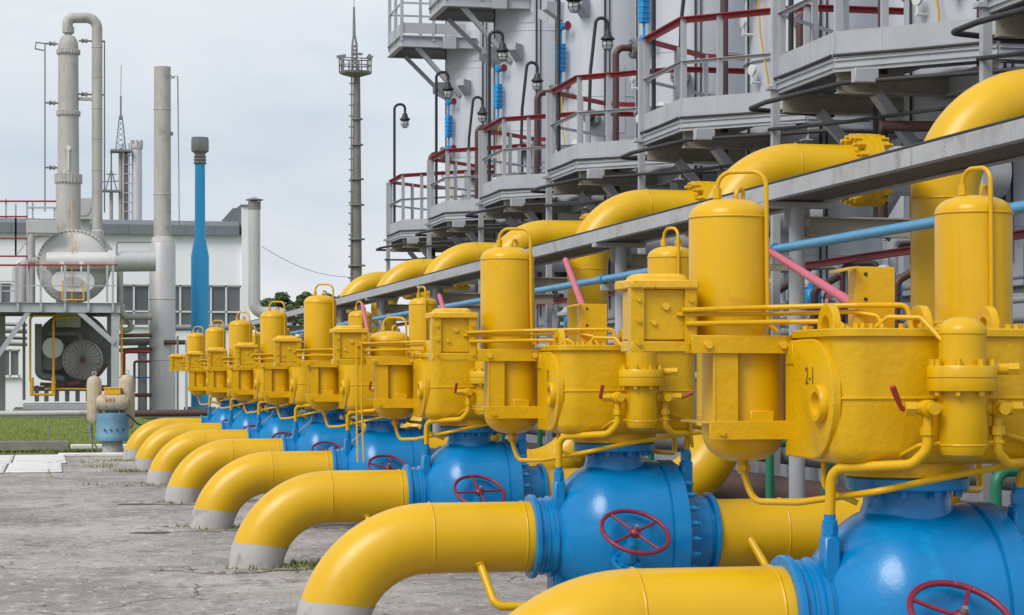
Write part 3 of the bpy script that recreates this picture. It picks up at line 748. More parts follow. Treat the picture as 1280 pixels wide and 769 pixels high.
# ================================================================ CABLE TRAY BEAM, BLUE PIPE, STRUTS
t = thing('cable_tray', 'long grey steel tray on round posts running above the yellow valves', 'cable tray', (6.0, 30, 0))
ya, yb = 8.5-30, 62-30
g = G(); g.ext([(-.30, 3.215), (-.30, 3.335), (-.285, 3.335), (-.285, 3.227), (-.22, 3.227), (-.22, 3.215)], (0, ya, 0), (0, yb, 0)); g.build('front_channel', M['tray'], t)
g = G(); g.ext([(.26, 3.215), (.20, 3.215), (.20, 3.227), (.245, 3.227), (.245, 3.335), (.26, 3.335)], (0, ya, 0), (0, yb, 0)); g.build('back_channel', M['tray'], t)
yy = ya
while yy < yb-.1:
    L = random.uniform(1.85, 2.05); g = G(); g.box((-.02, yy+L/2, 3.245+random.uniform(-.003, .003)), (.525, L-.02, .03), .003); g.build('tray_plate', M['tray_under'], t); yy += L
G().tube([(-.285, ya, 3.347), (-.285, yb, 3.347)], .012, 8).build('tray_cable', M['cable'], t)
for k in range(9):
    y = 11.2+5.43*k-30
    G().lathe([(.065, 0), (.065, 3.17)], (0, y, 0), (0, 0, 1), 24).build('post', M['steel'], t)
    g = G(); g.box((-.02, y, 3.19), (.56, .14, .046), .004); g.box((0, y, 3.10), (.22, .012, .16)); g.build('post_bracket', M['steel'], t); G().box((-.0, y, .03), (.3, .3, .06), .01).build('base_plate', M['steel'], t)
    g = G(); g.ext([(-.06, -.08), (.06, -.08), (.06, -.066), (.008, -.066), (.008, .066), (.06, .066), (.06, .08), (-.06, .08), (-.06, .066), (-.008, .066), (-.008, -.066), (-.06, -.066)], (.07, y+.02, 3.02), (1.86, y+.02, 3.02)); g.build('cross_beam', M['steel_tan'], t)
    g = G(); g.beam((-.22, y, 2.74), (0, y, 2.74), .06, .06); g.build('pipe_hanger', M['steel'], t)
g = G(); g.tube([(5.82, 8.0, 2.83), (5.82, 60, 2.83)], .038, 16)
bp = tag(g.build('impulse_pipe', M['blue_light']), 'long thin light blue pipe hung under the grey tray', 'pipe')
for k in range(9):
    y = 11.2+5.43*k; G().torus((5.82, y, 2.83), (0, 1, 0), .042, .011, 20, 8).build('clamp', M['blue'], bp)
def pink(i, a, b):
    g = G(); g.tube([a, b], .027, 14)
    tag(g.build('vent_strut', M['pink']), 'slanting faded pink tube above the yellow actuator '+ORD[i], 'tube', 'pink slanting tubes')
pink(8, (5.74, 16.62, 2.83), (3.93, YL(8)+.16, 2.09))
for i, dx, dz in ((7, 1.045, .84), (6, .79, .69), (5, .64, .755)):
    pink(i, (3.93+dx, YL(i)+5.3, 2.09+dz), (3.93, YL(i)+.16, 2.09))

# ================================================================ TOWERS AND PLATFORMS
TX, TR = 9.95, .90
TY = lambda k: 26.93+5.374*(5-k)
TORD = {7: 'nearest the camera', 6: 'second from the camera', 5: 'third from the camera', 4: 'fourth from the camera', 3: 'fifth from the camera', 2: 'sixth from the camera', 1: 'farthest from the camera'}
IB = lambda w, h, tk=.012: [(-w/2, -h/2), (w/2, -h/2), (w/2, -h/2+tk), (tk/2, -h/2+tk), (tk/2, h/2-tk), (w/2, h/2-tk), (w/2, h/2), (-w/2, h/2), (-w/2, h/2-tk), (-tk/2, h/2-tk), (-tk/2, -h/2+tk), (-w/2, -h/2+tk)]
def make_tower():
    t = thing('absorber_tower', '', 'tower', (0, 0, 0), 'grey absorber towers')
    G().lathe([(TR+.12, 0), (TR+.12, .05), (TR, .06), (TR, 14.0), (TR*.9, 14.35), (TR*.55, 14.6), (0, 14.7)], (0, 0, 0), (0, 0, 1), 72).build('shell', M['tower'], t)
    for z in (1.9, 3.35, 4.6, 6.75, 8.75, 10.7): G().torus((0, 0, z), (0, 0, 1), TR, .009, 72, 6).build('weld_seam', M['tower'], t)
    # curved repair plates
    for a0, a1, z0, z1 in ((-128, -108, 8.9, 9.6), (-100, -82, 6.1, 7.3), (-140, -118, 3.0, 3.8)):
        g = G(); lo, hi = [], []
        n = 6
        for q in range(n+1):
            a = R(a0+(a1-a0)*q/n); lo.append((math.cos(a)*(TR+.012), math.sin(a)*(TR+.012), z0)); hi.append((math.cos(a)*(TR+.012), math.sin(a)*(TR+.012), z1))
        lo2 = [(x*.985, y*.985, z) for x, y, z in lo]; hi2 = [(x*.985, y*.985, z) for x, y, z in hi]
        g.loops([[*lo, *reversed(lo2)], [*hi, *reversed(hi2)]]); g.build('pad_plate', M['tower'], t)
    # bracket boxes that take the platform struts
    for a in (-165, -128, 150):
        for z in (8.12, 3.95):
            d = Vector((math.cos(R(a)), math.sin(R(a)), 0)); s = Vector((-d.y, d.x, 0))
            g = G(); p = d*(TR-.02)
            prof = [(0, 0), (0, .34), (.36, .34), (.36, .20)]
            vs = [p+d*q[0]+s*e+V(0, 0, z+q[1]) for e in (-.09, .09) for q in prof]
            g.add(vs, [(0, 1, 2, 3), (7, 6, 5, 4), (0, 4, 5, 1), (1, 5, 6, 2), (2, 6, 7, 3), (3, 7, 4, 0)]); g.build('bracket', M['steel'], t)
    # blue level gauge
    a = R(-152); d = Vector((math.cos(a), math.sin(a), 0)); b = d*(TR+.16)
    lg = G().box((b.x, b.y, 7.45), (.15, .11, .50), .012, Matrix.Rotation(a, 3, 'Z')).build('level_gauge', M['blue_gauge'], t)
    g = G()
    for z in (7.28, 7.36, 7.45, 7.54, 7.62): g.box((b.x, b.y, z), (.16, .135, .02), .004, Matrix.Rotation(a, 3, 'Z'))
    g.cyl((b.x, b.y, 6.92), (b.x, b.y, 8.0), .022, 8); g.build('gauge_clamps', M['blue_gauge'], lg, 'stuff')
    for z in (8.0, 6.95):
        g = G(); g.cyl(d*(TR-.02)+V(0, 0, z), d*(TR+.22)+V(0, 0, z), .045, 12); g.lathe([(0, -.07), (.06, -.06), (.07, 0), (.06, .06), (0, .07)], b+V(0, 0, z), (0, 0, 1), 12)
        s = Vector((-d.y, d.x, 0)); g.cyl(b+V(0, 0, z), b+V(0, 0, z)+s*.17, .03, 10); gv = g.build('gauge_valve', M['blue_gauge'], lg)
        g = G(); g.lathe([(0, 0), (.075, 0), (.075, .02), (0, .02)], b+V(0, 0, z)+s*.17, s, 16); g.build('knob', M['rail_red'], gv)
    G().tube([b+V(0, 0, 6.9), b+V(.02, -.02, 6.2), b+V(.1, -.1, 5.6), b+V(.11, -.1, 5.2)], .012, 8).build('gauge_tube', M['yellow'], t)
    # brown drop pipe with flange on the left flank
    g = G(); g.lathe([(0, 0), (.07, 0), (.07, .02), (.16, .03), (.16, .075), (.15, .08), (.15, .09), (.16, .095), (.16, .14), (.07, .15)], (-TR-.02, -.25, 6.85), (-1, 0, 0), 24); g.bolts((-TR-.04, -.25, 6.85), (-1, 0, 0), .13, 10, .016, .15); nf = g.build('nozzle_flange', M['steel_dark'], t)
    G().pipe([(-TR-.15, -.25, 6.85), (-TR-.42, -.27, 6.85), (-TR-.42, -.27, 3.3), (-TR-.1, -.27, 3.3)], .052, .16, 16, 8).build('drop_pipe', M['brown'], t)
    # second flanged nozzle with a short brown bend, gauges and cable runs
    a = R(-118); d = Vector((math.cos(a), math.sin(a), 0)); p = d*(TR-.02)+V(0, 0, 6.35)
    g = G(); g.lathe([(.07, 0), (.07, .08), (.15, .08), (.15, .125), (.14, .13), (.14, .14), (.15, .145), (.15, .19), (.07, .20)], p, d, 20); g.bolts(p+d*.07, d, .12, 8, .016, .14); g.build('nozzle_flange', M['steel_dark'], t)
    G().pipe([p+d*.19, p+d*.42, p+d*.42+V(0, 0, -1.45)], .05, .15, 14, 7).build('drop_pipe', M['brown'], t)
    for a, z in ((-135, 5.75), (-172, 6.25), (-160, 5.6)):
        a = R(a); d = Vector((math.cos(a), math.sin(a), 0)); p = d*(TR-.01)+V(0, 0, z)
        g = G(); g.cyl(p, p+d*.16, .02, 8); g.cyl(p+d*.14+V(0, 0, -.02), p+d*.14+V(0, 0, .10), .018, 8); g.lathe([(0, -.02), (.07, -.02), (.07, .02), (0, .025)], p+d*.14+V(0, 0, .16), d, 18); g.build('pressure_gauge', M['frame_white'], t)
    for a, r_ in ((-105, .016), (-100, .012), (-176, .014)):
        a = R(a); d = Vector((math.cos(a), math.sin(a), 0)); G().tube([d*(TR+.02)+V(0, 0, 3.0), d*(TR+.03)+V(0, 0, 7.5), d*(TR+.02)+V(0, 0, 12.5)], r_, 6).build('cable_run', M['cable'], t)
    G().torus((0, 0, 5.9), (0, 0, 1), TR+.012, .022, 72, 6).build('band', M['steel'], t)
    # manway and small pipe runs under the platform
    g = G(); g.cyl((-.55, -.66, 4.15), (-.85, -1.0, 4.15), .22, 24); g.cyl((-.83, -.98, 4.15), (-.90, -1.06, 4.15), .29, 24); g.build('manway', M['steel_dark'], t)
    G().pipe([(-1.6, -.9, 4.35), (-.5, -1.05, 4.35), (-.45, -1.05, 3.9), (-.2, -.8, 3.9)], .055, .14, 14).build('drop_pipe', M['brown'], t)
    G().pipe([(-1.15, .3, 4.8), (-1.15, .3, 3.4), (-1.1, -.2, 3.2), (-1.1, -1.2, 3.2)], .05, .12, 12).build('drop_pipe', M['black'], t)
    g = G(); g.lathe([(0, 0), (.04, 0), (.05, .06), (.14, .30), (.14, .34), (.05, .36), (.03, .5), (0, .5)], (-1.05, -.95, 3.35), (0, 0, 1), 14); g.build('hanging_box', M['black'], t)
    return t
tower0 = make_tower()
for k in range(7, 0, -1):
    o = tower0 if k == 7 else copy_tree(tower0)
    o.location = (TX, TY(k), 0); o.rotation_euler[2] = 0
    o['label'] = 'tall silver grey cylindrical tower behind its octagonal platform, '+TORD[k]

def make_platform(zd, upper):
    """octagonal gallery round a tower; deck level zd"""
    t = thing('gallery_platform', '', 'platform', (0, 0, 0), 'octagonal galleries round the towers')
    ap = 2.07; oc = [Vector((ap/math.cos(R(22.5))*math.cos(R(22.5+45*q)), ap/math.cos(R(22.5))*math.sin(R(22.5+45*q)), 0)) for q in range(8)]
    zr = zd+1.25
    # deck ring
    n = 8; inn = [p*((TR+.05)/ap) for p in oc]; g = G()
    vs = [p+V(0, 0, zd-.03) for p in oc]+[p+V(0, 0, zd-.03) for p in inn]+[p+V(0, 0, zd) for p in oc]+[p+V(0, 0, zd) for p in inn]; fs = []
    for q in range(8):
        r = (q+1) % 8; fs += [(q, r, 8+r, 8+q), (16+q, 24+q, 24+r, 16+r), (q, 16+q, 16+r, r), (8+q, 8+r, 24+r, 24+q)]
    g.add(vs, fs).build('deck', M['steel_dark'], t)
    sides = [2, 3, 4, 5, 6, 7] if not upper else [1, 2, 3, 4, 5, 6]
    for q in range(8):
        a, b = oc[q], oc[(q+1) % 8]
        d = (b-a).normalized(); o = Vector((d.y, -d.x, 0)) 
        if o.dot(a) < 0: o = -o
        g = G(); g.beam(a+V(0, 0, zd+.125)+o*.004, b+V(0, 0, zd+.125)+o*.004, .008, .25); g.build('toe_board', M['steel'], t)
        g = G(); h0 = zd-.16
        g.ext([(-.004, h0), (.05, h0), (.05, h0+.012), (.008, h0+.012), (.008, zd-.035), (.05, zd-.035), (.05, zd-.03), (-.004, zd-.03)] if False else [(-.02, -.085), (.02, -.085), (.02, .05), (-.02, .05)], a+V(0, 0, zd-.08), b+V(0, 0, zd-.08)); 
        g.beam(a+o*.03+V(0, 0, zd-.045), b+o*.03+V(0, 0, zd-.045), .02, .02); g.beam(a+o*.03+V(0, 0, zd-.115), b+o*.03+V(0, 0, zd-.115), .02, .02)
        g.build('edge_channel', M['steel'], t)
        G().tube([a+o*.05+V(0, 0, zd+.0), (a+b)/2+o*.05+V(0, 0, zd-.006), b+o*.05+V(0, 0, zd+.0)], .017, 8).build('edge_cable', M['cable'], t)
        if q == 0: continue
        for zz, m_, w, h in ((zr, 'rail_red', .075, .035), (zd+.72, 'steel', .045, .045)):
            g = G()
            if m_ == 'rail_red': g.ext([(-.04, .02), (.04, .02), (.04, .008), (-.028, .008), (-.028, -.055), (-.04, -.055)], a+V(0, 0, zz), b+V(0, 0, zz))
            else: g.ext([(-.022, .0), (.022, .0), (.022, -.006), (-.016, -.006), (-.016, -.045), (-.022, -.045)], a+V(0, 0, zz), b+V(0, 0, zz))
            g.build('top_rail' if m_ == 'rail_red' else 'mid_rail', M[m_], t)
        for f_ in (0.0, .30) if q in (4, ) else (0.0,) if q != 2 else (0.0, .5):
            p = a.lerp(b, f_)*.985
            g = G(); g.ext([(-.034, -.026), (.034, -.026), (.034, .026), (.028, .026), (.028, -.02), (-.028, -.02), (-.028, .026), (-.034, .026)], p+V(0, 0, zd-.15), p+V(0, 0, zr), (0, 1, 0)); g.build('rail_post', M['steel'], t)
    # radial beams and struts
    for y in (.82, -.82):
        g = G(); g.ext(IB(.12, .20), (-ap+.03, y, zd-.27), (-.62, y, zd-.27)); g.build('support_beam', M['steel_tan' if not upper else 'steel'], t)
        g = G(); g.beam((-ap+.45, y, zd-.36), (-.80, y*.8, zd-1.30), .11, .11); g.build('strut', M['steel'], t)
    for x in (-.82, .82):
        g = G(); g.ext(IB(.12, .20), (x, -ap+.03, zd-.27), (x, -.55, zd-.27)); g.build('support_beam', M['steel'], t)
        g = G(); g.beam((x, -ap+.35, zd-.36), (x*.7, -.75, zd-1.30), .11, .11); g.build('strut', M['steel'], t)
    g = G(); c0 = oc[4].lerp(oc[5], .0)
    g.box((-ap*.90, -ap*.55, zd-.23), (.25, .12, .14), .006); g.build('junction_box', M['steel'], t)
    if not upper:
        p = oc[3]*1.0+V(-.03, .03, 0)
        g = G(); g.ext([(-.042, -.04), (.042, -.04), (.042, .04), (.033, .04), (.033, -.031), (-.033, -.031), (-.033, .04), (-.042, .04)], p+V(0, 0, 0), p+V(0, 0, zr-.02), (0, 1, 0)); g.build('column', M['steel'], t)
        g = G(); g.box(p+V(-.06, -.02, zd-.10), (.10, .10, .05), .006); g.build('column_clamp', M['steel'], t)
        z = zd-.30
        G().pipe([(-1.2, 1.5, z), (-ap-.30, 1.0, z-.02), (-ap-.26, .55, z-.0), (-ap+.05, -.95, z+.02), (-.6, -ap-.15, z+.03), (1.3, -ap-.2, z+.04)], .026, .12, 10).build('conduit', M['cable'], t)
        G().pipe([(-ap-.1, .9, z-.25), (-ap+.2, -.4, z-.32), (-1.2, -1.4, z-.28), (.8, -1.7, z-.26)], .02, .12, 8).build('conduit', M['cable'], t)
    return t
plat0 = make_platform(5.05, False)
for k in range(7, 0, -1):
    o = plat0 if k == 7 else copy_tree(plat0)
    o.location = (TX, TY(k), 0); o['label'] = 'grey octagonal gallery with red top rail, '+TORD[k]
def make_balcony(zd):
    """rectangular upper balcony on the left flank of a tower"""
    t = thing('upper_balcony', '', 'balcony', (0, 0, 0), 'upper balconies on the towers')
    x0, x1, y0, y1 = -2.07, -.62, -.86, .86
    G().box(((x0+x1)/2, 0, zd-.02), (x1-x0-.02, y1-y0-.02, .04), 0).build('deck', M['steel_dark'], t)
    for y in (y0, y1): G().ext(IB(.12, .24), (x0, y, zd-.14), (x1+.25, y, zd-.14)).build('support_beam', M['steel'], t)
    G().ext(IB(.12, .24), (x0, y0, zd-.14), (x0, y1, zd-.14)).build('edge_beam', M['steel'], t)
    for a, b in (((x0, y0), (x1, y0)), ((x0, y1), (x1, y1)), ((x0, y0), (x0, y1))):
        G().beam((*a, zd+.16), (*b, zd+.16), .01, .24).build('toe_board', M['steel'], t)
        G().beam((*a, zd+1.22), (*b, zd+1.22), .06, .05).build('top_rail', M['rail_red'], t)
        G().beam((*a, zd+.72), (*b, zd+.72), .035, .04).build('mid_rail', M['steel'], t)
    for x, y in ((x0, y0), (x0, y1), (x0, 0), (-1.35, y0), (-1.35, y1)):
        G().box((x, y, zd+.55), (.07, .06, 1.36), .004).build('rail_post', M['steel'], t)
    for y in (y0*.9, y1*.9): G().beam((x0+.35, y, zd-.24), (-.70, y*.75, zd-1.28), .09, .09).build('strut', M['steel'], t)
    g = G(); g.box((-1.0, y0-.08, zd-.14), (.30, .06, .30), .01); g.build('gusset', M['steel'], t)
    return t
up0 = make_balcony(9.42)
for k in (1, 2):
    o = up0 if k == 1 else copy_tree(up0)
    o.location = (TX, TY(k), 0); o['label'] = 'upper grey steel balcony on the left flank of the tower '+TORD[k]

def make_lamp(tall):
    t = thing('hook_lamp', '', 'lamp', (0, 0, 0), 'black hooked lamps on the galleries')
    if tall: path = [(0, 0, 0), (0, 0, 3.02), (.24, -.03, 3.02), (.24, -.03, 2.82)]; hx, hy, hz = .24, -.03, 2.84
    else: path = [(0, 0, 0), (.06, 0, 2.0), (.16, 0, 2.92), (.36, -.02, 2.90), (.36, -.02, 2.70)]; hx, hy, hz = .36, -.02, 2.72
    G().pipe(path, .030, .13, 12, 8).build('pole', M['black'], t)
    hs = .78
    G().lathe([(r_*hs, z_*hs) for r_, z_ in [(0, .03), (.035, .03), (.04, -.02), (.075, -.06), (.085, -.12), (.10, -.15), (.155, -.20), (.16, -.225), (.145, -.23), (.09, -.21), (.09, -.25), (.0, -.25)]], (hx, hy, hz), (0, 0, 1), 24).build('lamp_housing', M['black'], t)
    gl = G().lathe([(r_*hs, z_*hs) for r_, z_ in [(.088, -.24), (.095, -.30), (.09, -.38), (.065, -.43), (0, -.45)]], (hx, hy, hz), (0, 0, 1), 20).build('globe', M['globe'], t)
    g = G()
    for q in range(6):
        a = q*math.pi/3; e = Vector((math.cos(a), math.sin(a), 0))*hs
        g.tube([Vector((hx, hy, hz-.22*hs))+e*.115, Vector((hx, hy, hz-.38*hs))+e*.118, Vector((hx, hy, hz-.455*hs))+e*.07, Vector((hx, hy, hz-.47*hs))], .006, 5)
    for z in (-.26, -.36): g.torus((hx, hy, hz+z*hs), (0, 0, 1), .117*hs, .006, 24, 5)
    g.build('wire_cage', M['black'], t)
    return t
lampA, lampB = make_lamp(True), make_lamp(False)
for k in range(7, 0, -1):
    o = lampA if k == 7 else copy_tree(lampA)
    o.location = (TX-1.98, TY(k)+.72, 5.05); o['label'] = 'black hooked lamp on straight pole at the gallery corner '+TORD[k]
    o = lampB if k == 7 else copy_tree(lampB)
    o.location = (TX-.78, TY(k)-1.75, 5.05); o['label'] = 'black hooked lamp on leaning pole before the tower '+TORD[k]

# second row of towers behind, closing the view between the first
def make_back():
    t = thing('absorber_tower', '', 'tower', (0, 0, 0), 'grey absorber towers in the back row')
    G().lathe([(TR+.35, 0), (TR+.35, 13.6), (TR*.9, 14.2), (TR*.55, 14.5), (0, 14.6)], (0, 0, 0), (0, 0, 1), 64).build('shell', M['tower'], t)
    for z in (2.2, 4.1, 6.0, 7.9, 9.8): G().torus((0, 0, z), (0, 0, 1), TR+.35, .01, 64, 6).build('weld_seam', M['tower'], t)
    return t
bk0 = make_back()
for k in range(6, 1, -1):
    o = bk0 if k == 6 else copy_tree(bk0)
    o.location = (TX+4.9, TY(k)+2.7, 0); o['label'] = 'wide grey tower of the back row glimpsed between front towers, '+TORD[k+1]

# ================================================================ LOW PIPE RACK BETWEEN TRAY AND TOWERS
t = thing('pipe_rack', 'low steel rack with dark red beams and small pipes under the galleries', 'pipe rack', (8.3, 30, 0))
for x, z, w, h, m_ in ((-.02, 3.03, .06, .075, 'rack_red'), (.62, 2.62, .06, .07, 'steel_dark')):
    g = G(); g.ext(IB(w, h), (x, -20, z), (x, 26, z)); g.build('rack_beam', M[m_], t)
for x, z, r, m_ in ((-.15, 2.30, .045, 'steel'), (.05, 2.47, .03, 'steel'), (.22, 2.07, .06, 'brown'), (-.30, 1.80, .055, 'steel'), (.3, 2.7, .025, 'steel'), (-.2, 2.14, .018, 'cable'), (.42, 2.32, .035, 'steel_dark')):
    G().tube([(x, -20, z), (x, 26, z)], r, 12).build('rack_pipe', M[m_], t)
for k in range(17):
    y = -19+2.687*k
    g = G(); g.ext([(-.05, -.05), (.05, -.05), (.05, .05), (.04, .05), (.04, -.04), (-.04, -.04), (-.04, .05), (-.05, .05)], (.10, y, 0), (.10, y, 2.96), (0, 1, 0)); g.build('rack_post', M['steel'], t)
    g = G(); g.beam((-.4, y, 2.22), (.5, y, 2.22), .06, .06); g.build('rack_bracket', M['steel'], t)
def make_small_valve():
    t = thing('control_valve', '', 'valve', (0, 0, 0), 'small blue topped control valves on the pipe rack')
    g = G(); g.lathe([(.0, -.30), (.06, -.30), (.06, -.22), (.13, -.22), (.13, -.17), (.07, -.16), (.12, 0), (.07, .16), (.13, .17), (.13, .22), (.06, .22), (.06, .30), (0, .30)], (0, 0, 2.02), (0, 1, 0), 20); g.cyl((0, 0, 2.02), (0, 0, 2.3), .05, 12); g.cyl((0, 0, 2.2), (0, 0, 2.25), .11, 16)
    b = g.build('valve_body', M['steel'], t)
    g = G(); g.box((-.02, -.25, 2.22), (.17, .17, .22), .03); g.cyl((-.02, -.25, 2.33), (-.02, -.25, 2.40), .04, 12); g.build('positioner', M['blue_gauge'], t)
    g = G(); g.lathe([(0, 0), (.09, 0), (.16, .03), (.16, .07), (.09, .10), (.05, .16), (0, .17)], (0, 0, 2.32), (0, 0, 1), 20); g.build('diaphragm_head', M['steel'], t)
    G().pipe([(-.02, -.3, 2.15), (-.15, -.5, 1.95), (-.1, -.6, 1.6)], .013, .08, 8).build('hose', M['rail_red'], t)
    G().pipe([(.05, .3, 2.02), (.05, .55, 2.02), (.05, .55, 2.5)], .05, .1, 12).build('branch', M['green'], t)
    G().pipe([(-.12, -.6, 1.45), (-.12, -.6, 2.3), (.15, -.6, 2.45)], .04, .1, 12).build('branch', M['brown'], t)
    return t
sv0 = make_small_valve()
for k in range(8):
    o = sv0 if k == 0 else copy_tree(sv0)
    o.location = (8.0, [16.1, 18.2, 19.7, 21.9, 23.3, 25.4, 28.2, 32.6][k], .40); o['label'] = 'small grey control valve with blue positioner on the rack, number %s from the camera' % ['one', 'two', 'three', 'four', 'five', 'six', 'seven', 'eight'][k]
# grey-brown header pipes close to the ground and green branch pipes
g = G(); g.tube([(7.35, 6, .62), (7.35, 58, .62)], .17, 24); tag(g.build('header_pipe', M['brown']), 'thick dark brown header pipe lying low behind the valve row', 'pipe')
g = G(); g.tube([(8.05, 6, .95), (8.05, 58, .95)], .12, 20); tag(g.build('header_pipe', M['steel_dark']), 'dark grey header pipe behind the low brown one', 'pipe')
g = G()
for k in range(16): g.box((7.6, 9+3.2*k, .25), (1.3, .25, .5), .02)
tag(g.build('pipe_sleepers', M['concrete']), 'row of dark concrete sleepers under the low header pipes', 'sleepers')['kind'] = 'stuff'
GP = G(); GP.pipe([(0, 0, -.05), (0, 0, 1.24), (.55, .15, 1.24), (.55, .15, .5)], .035, .09, 14)
gp0 = GP.build('green_pipe', M['green'])
for k in range(6):
    o = gp0 if k == 0 else gp0.copy()
    if k: COL.objects.link(o)
    o.location = (5.98 if k else 5.52, YL(8-k)+2.2, 0)
    tag(o, 'bent dark green pipe standing behind the blue valve '+ORD[8-k], 'pipe', 'green bent pipes')
# dense small pipework standing between the rack and the towers
rq = random.Random(21)
for k, y in enumerate((18.4, 20.1, 21.2, 22.4, 23.5, 24.4, 33.0, 35.5)):
    x = 8.62+rq.uniform(-.1, .08)
    h1, h2 = rq.uniform(2.75, 3.2), rq.uniform(2.1, 2.4)
    t = thing('drain_loop', '%s pipe loop with small valve before the towers, %s from the camera' % (['grey', 'pale grey', 'dark brown', 'silver'][k % 4], ['first', 'second', 'third', 'fourth', 'fifth', 'sixth', 'seventh', 'eighth', 'ninth', 'tenth', 'eleventh', 'twelfth', 'thirteenth', 'fourteenth'][k]), 'pipe', (x, y, 0), 'pipe loops before the towers')
    G().pipe([(0, 0, 0), (0, 0, h1), (-.25, .4, h1), (-.25, .4, h2), (.1, .9, h2)], rq.choice((.03, .04, .05)), .10, 12).build('loop', M[['steel', 'tower', 'brown', 'steel_dark'][k % 4]], t)
    g = G(); z = h1-.38; g.lathe([(0, -.16), (.07, -.16), (.07, -.13), (.045, -.12), (.08, 0), (.045, .12), (.07, .13), (.07, .16), (0, .16)], (0, 0, z), (0, 0, 1), 14); g.cyl((0, 0, z), (-.16, -.02, z), .022, 8); vb = g.build('valve_body', M['steel'], t)
    G().torus((-.17, -.02, z), (1, 0, 0), .085, .012, 18, 6).build('handwheel', M['blue_gauge' if k % 3 else 'rail_red'], vb)
    G().lathe([(.03, 0), (.095, 0), (.095, .03), (.03, .03)], (-.25, .4, (h1+h2)/2), (0, 0, 1), 16).build('flange', M['steel'], t)

# ================================================================ THE OLD PROCESS UNIT ON THE LEFT
YU = 97.0
def W(px, py, Y=YU): return at(px, py, Y)
def S(px, Y=YU): return px*mpp(2.0, Y)                # pixels to metres at that distance
def loc(p, o): return Vector(p)-Vector(o)

# ---- column with overhead pipe
c0 = W(86, 292); cx, cz = c0.x, 0.0
zc = lambda py, Y=YU: W(86, py, Y).z
t = thing('distillation_column', 'weathered grey column with flanged joints and an overhead pipe loop', 'column', (cx, YU+1.5, 0))
pr = [(S(15.5), zc(300)), (S(15.5), zc(222)), (S(13.5), zc(214)), (S(13), zc(138)), (S(12.5), zc(52)), (S(11.5), zc(45)), (S(8), zc(39)), (S(4.5), zc(37.5)), (S(4.5), zc(28))]
G().lathe(pr, (0, 0, 0), (0, 0, 1), 40).build('shell', M['column'], t)
for py, w, h in ((220, 17.0, 9), (137, 14.8, 3.2), (59, 14.6, 3.0), (31, 7, 5)):
    g = G(); g.lathe([(S(w-3), -S(h/2)), (S(w), -S(h/2)), (S(w), S(h/2)), (S(w-3), S(h/2))], (0, 0, zc(py)), (0, 0, 1), 40); g.bolts((0, 0, zc(py)-S(h/2)-.05), (0, 0, 1), S(w-.9), 24, .05, S(h)+.10); g.build('flange', M['column'], t)
o = Vector((cx, YU+1.5, 0))
pts = [loc(W(82, 32), o), loc(W(82, 15.5), o), loc(W(122.5, 15.5), o), loc(W(122.5, 300), o)]
for p in pts: p.y = 0
pts[0].x = pts[1].x = S(-1)
op = G(); op.tube(fillet(pts, S(13), 6), S(6.6), 24); op = op.build('overhead_pipe', M['column'], t)
for py in (52, 90, 130, 168, 208): G().torus((pts[3].x, 0, zc(py)), (0, 0, 1), S(6.6), .02, 24, 6).build('joint', M['column'], op)
G().lathe([(S(8.5), zc(304)), (S(8.5), zc(286)), (S(6.6), zc(284))], (pts[3].x, 0, 0), (0, 0, 1), 24).build('sleeve', M['column'], t)
g = G(); g.beam((S(13), 0, zc(118)), (S(32), 0, zc(118)), .25, S(3.5)); g.build('strut', M['column'], t)
for sx, xx, pyA, pyB, rows in ((-1, -29, 49, 262, (49, 124, 206)), (1, 45, 43, 262, (44, 112))):
    g = G(); g.tube([(S(xx), 0, zc(pyA)), (S(xx), 0, zc(pyB))], .035, 6)
    for py in rows:
        g.tube([(S(13*sx), 0, zc(py)), (S(xx), 0, zc(py))], .045, 6); g.lathe([(0, -.14), (.12, -.12), (.06, 0), (.12, .12), (0, .14)], (S(20*sx), 0, zc(py)), (1, 0, 0), 10)
    if sx < 0: g.tube([(S(-29), 0, zc(49)), (S(-40), 0, zc(48)), (S(-41), 0, zc(56)), (S(-30), 0, zc(58))], .03, 6)
    g.build('sample_line', M['steel_dark'], t)
g = G(); g.cyl((0, -S(13), zc(182)), (0, -S(15), zc(182)), S(3), 16); g.tube([(0, -S(14.5), zc(184)), (0, -S(14.5), zc(210))], .04, 6); g.build('gauge', M['frame_white'], t)
g = G(); g.lathe([(S(15.4), 4.0), (S(15.4), zc(300))], (0, 0, 0), (0, 0, 1), 32); g.build('skirt', M['column'], t)

# ---- round ended vessel on the deck
vc = W(92, 333); rv = S(46)
t = thing('separator_drum', 'big round ended silver drum streaked with rust on the raised deck', 'vessel', (vc.x, YU, 0))
vz = vc.z
hd = G().lathe([(rv*.93, .9), (rv*.93, .12), (rv, .10), (rv, -.06), (rv*.985, -.09), (rv*.93, -.10), (rv*.88, -.18), (rv*.6, -.46), (rv*.3, -.57), (0, -.60)], (0, 0, vz), (0, 1, 0), 64).build('head', M['vessel'], t)
g = G(); g.bolts((0, -.09, vz), (0, -1, 0), rv*.965, 56, .035, .10); g.build('head_bolts', M['shell_dark'], hd, 'stuff')
G().lathe([(rv*.92, .85), (rv*.92, 5.5), (0, 5.6)], (0, 0, vz), (0, 1, 0), 48).build('shell', M['column'], t)
a, b = loc(W(58, 327.5), (vc.x, YU, 0)), loc(W(137, 327.5), (vc.x, YU, 0)); a.y = b.y = -.75
L = (b-a).length; rr = S(11)
g = G(); g.lathe([(0, 0), (rr*.93, 0), (rr, .06), (rr, L-.1)], a, b-a, 32); cn = g.build('cross_nozzle', M['vessel'], t)
g = G(); g.lathe([(rr*.9, L-.1), (rr*1.22, L-.1), (rr*1.22, L+.02), (rr*1.19, L+.03), (rr*1.19, L+.06), (rr*1.22, L+.07), (rr*1.22, L+.19), (rr, L+.2)], a, b-a, 32); g.build('nozzle_flange', M['vessel'], cn)
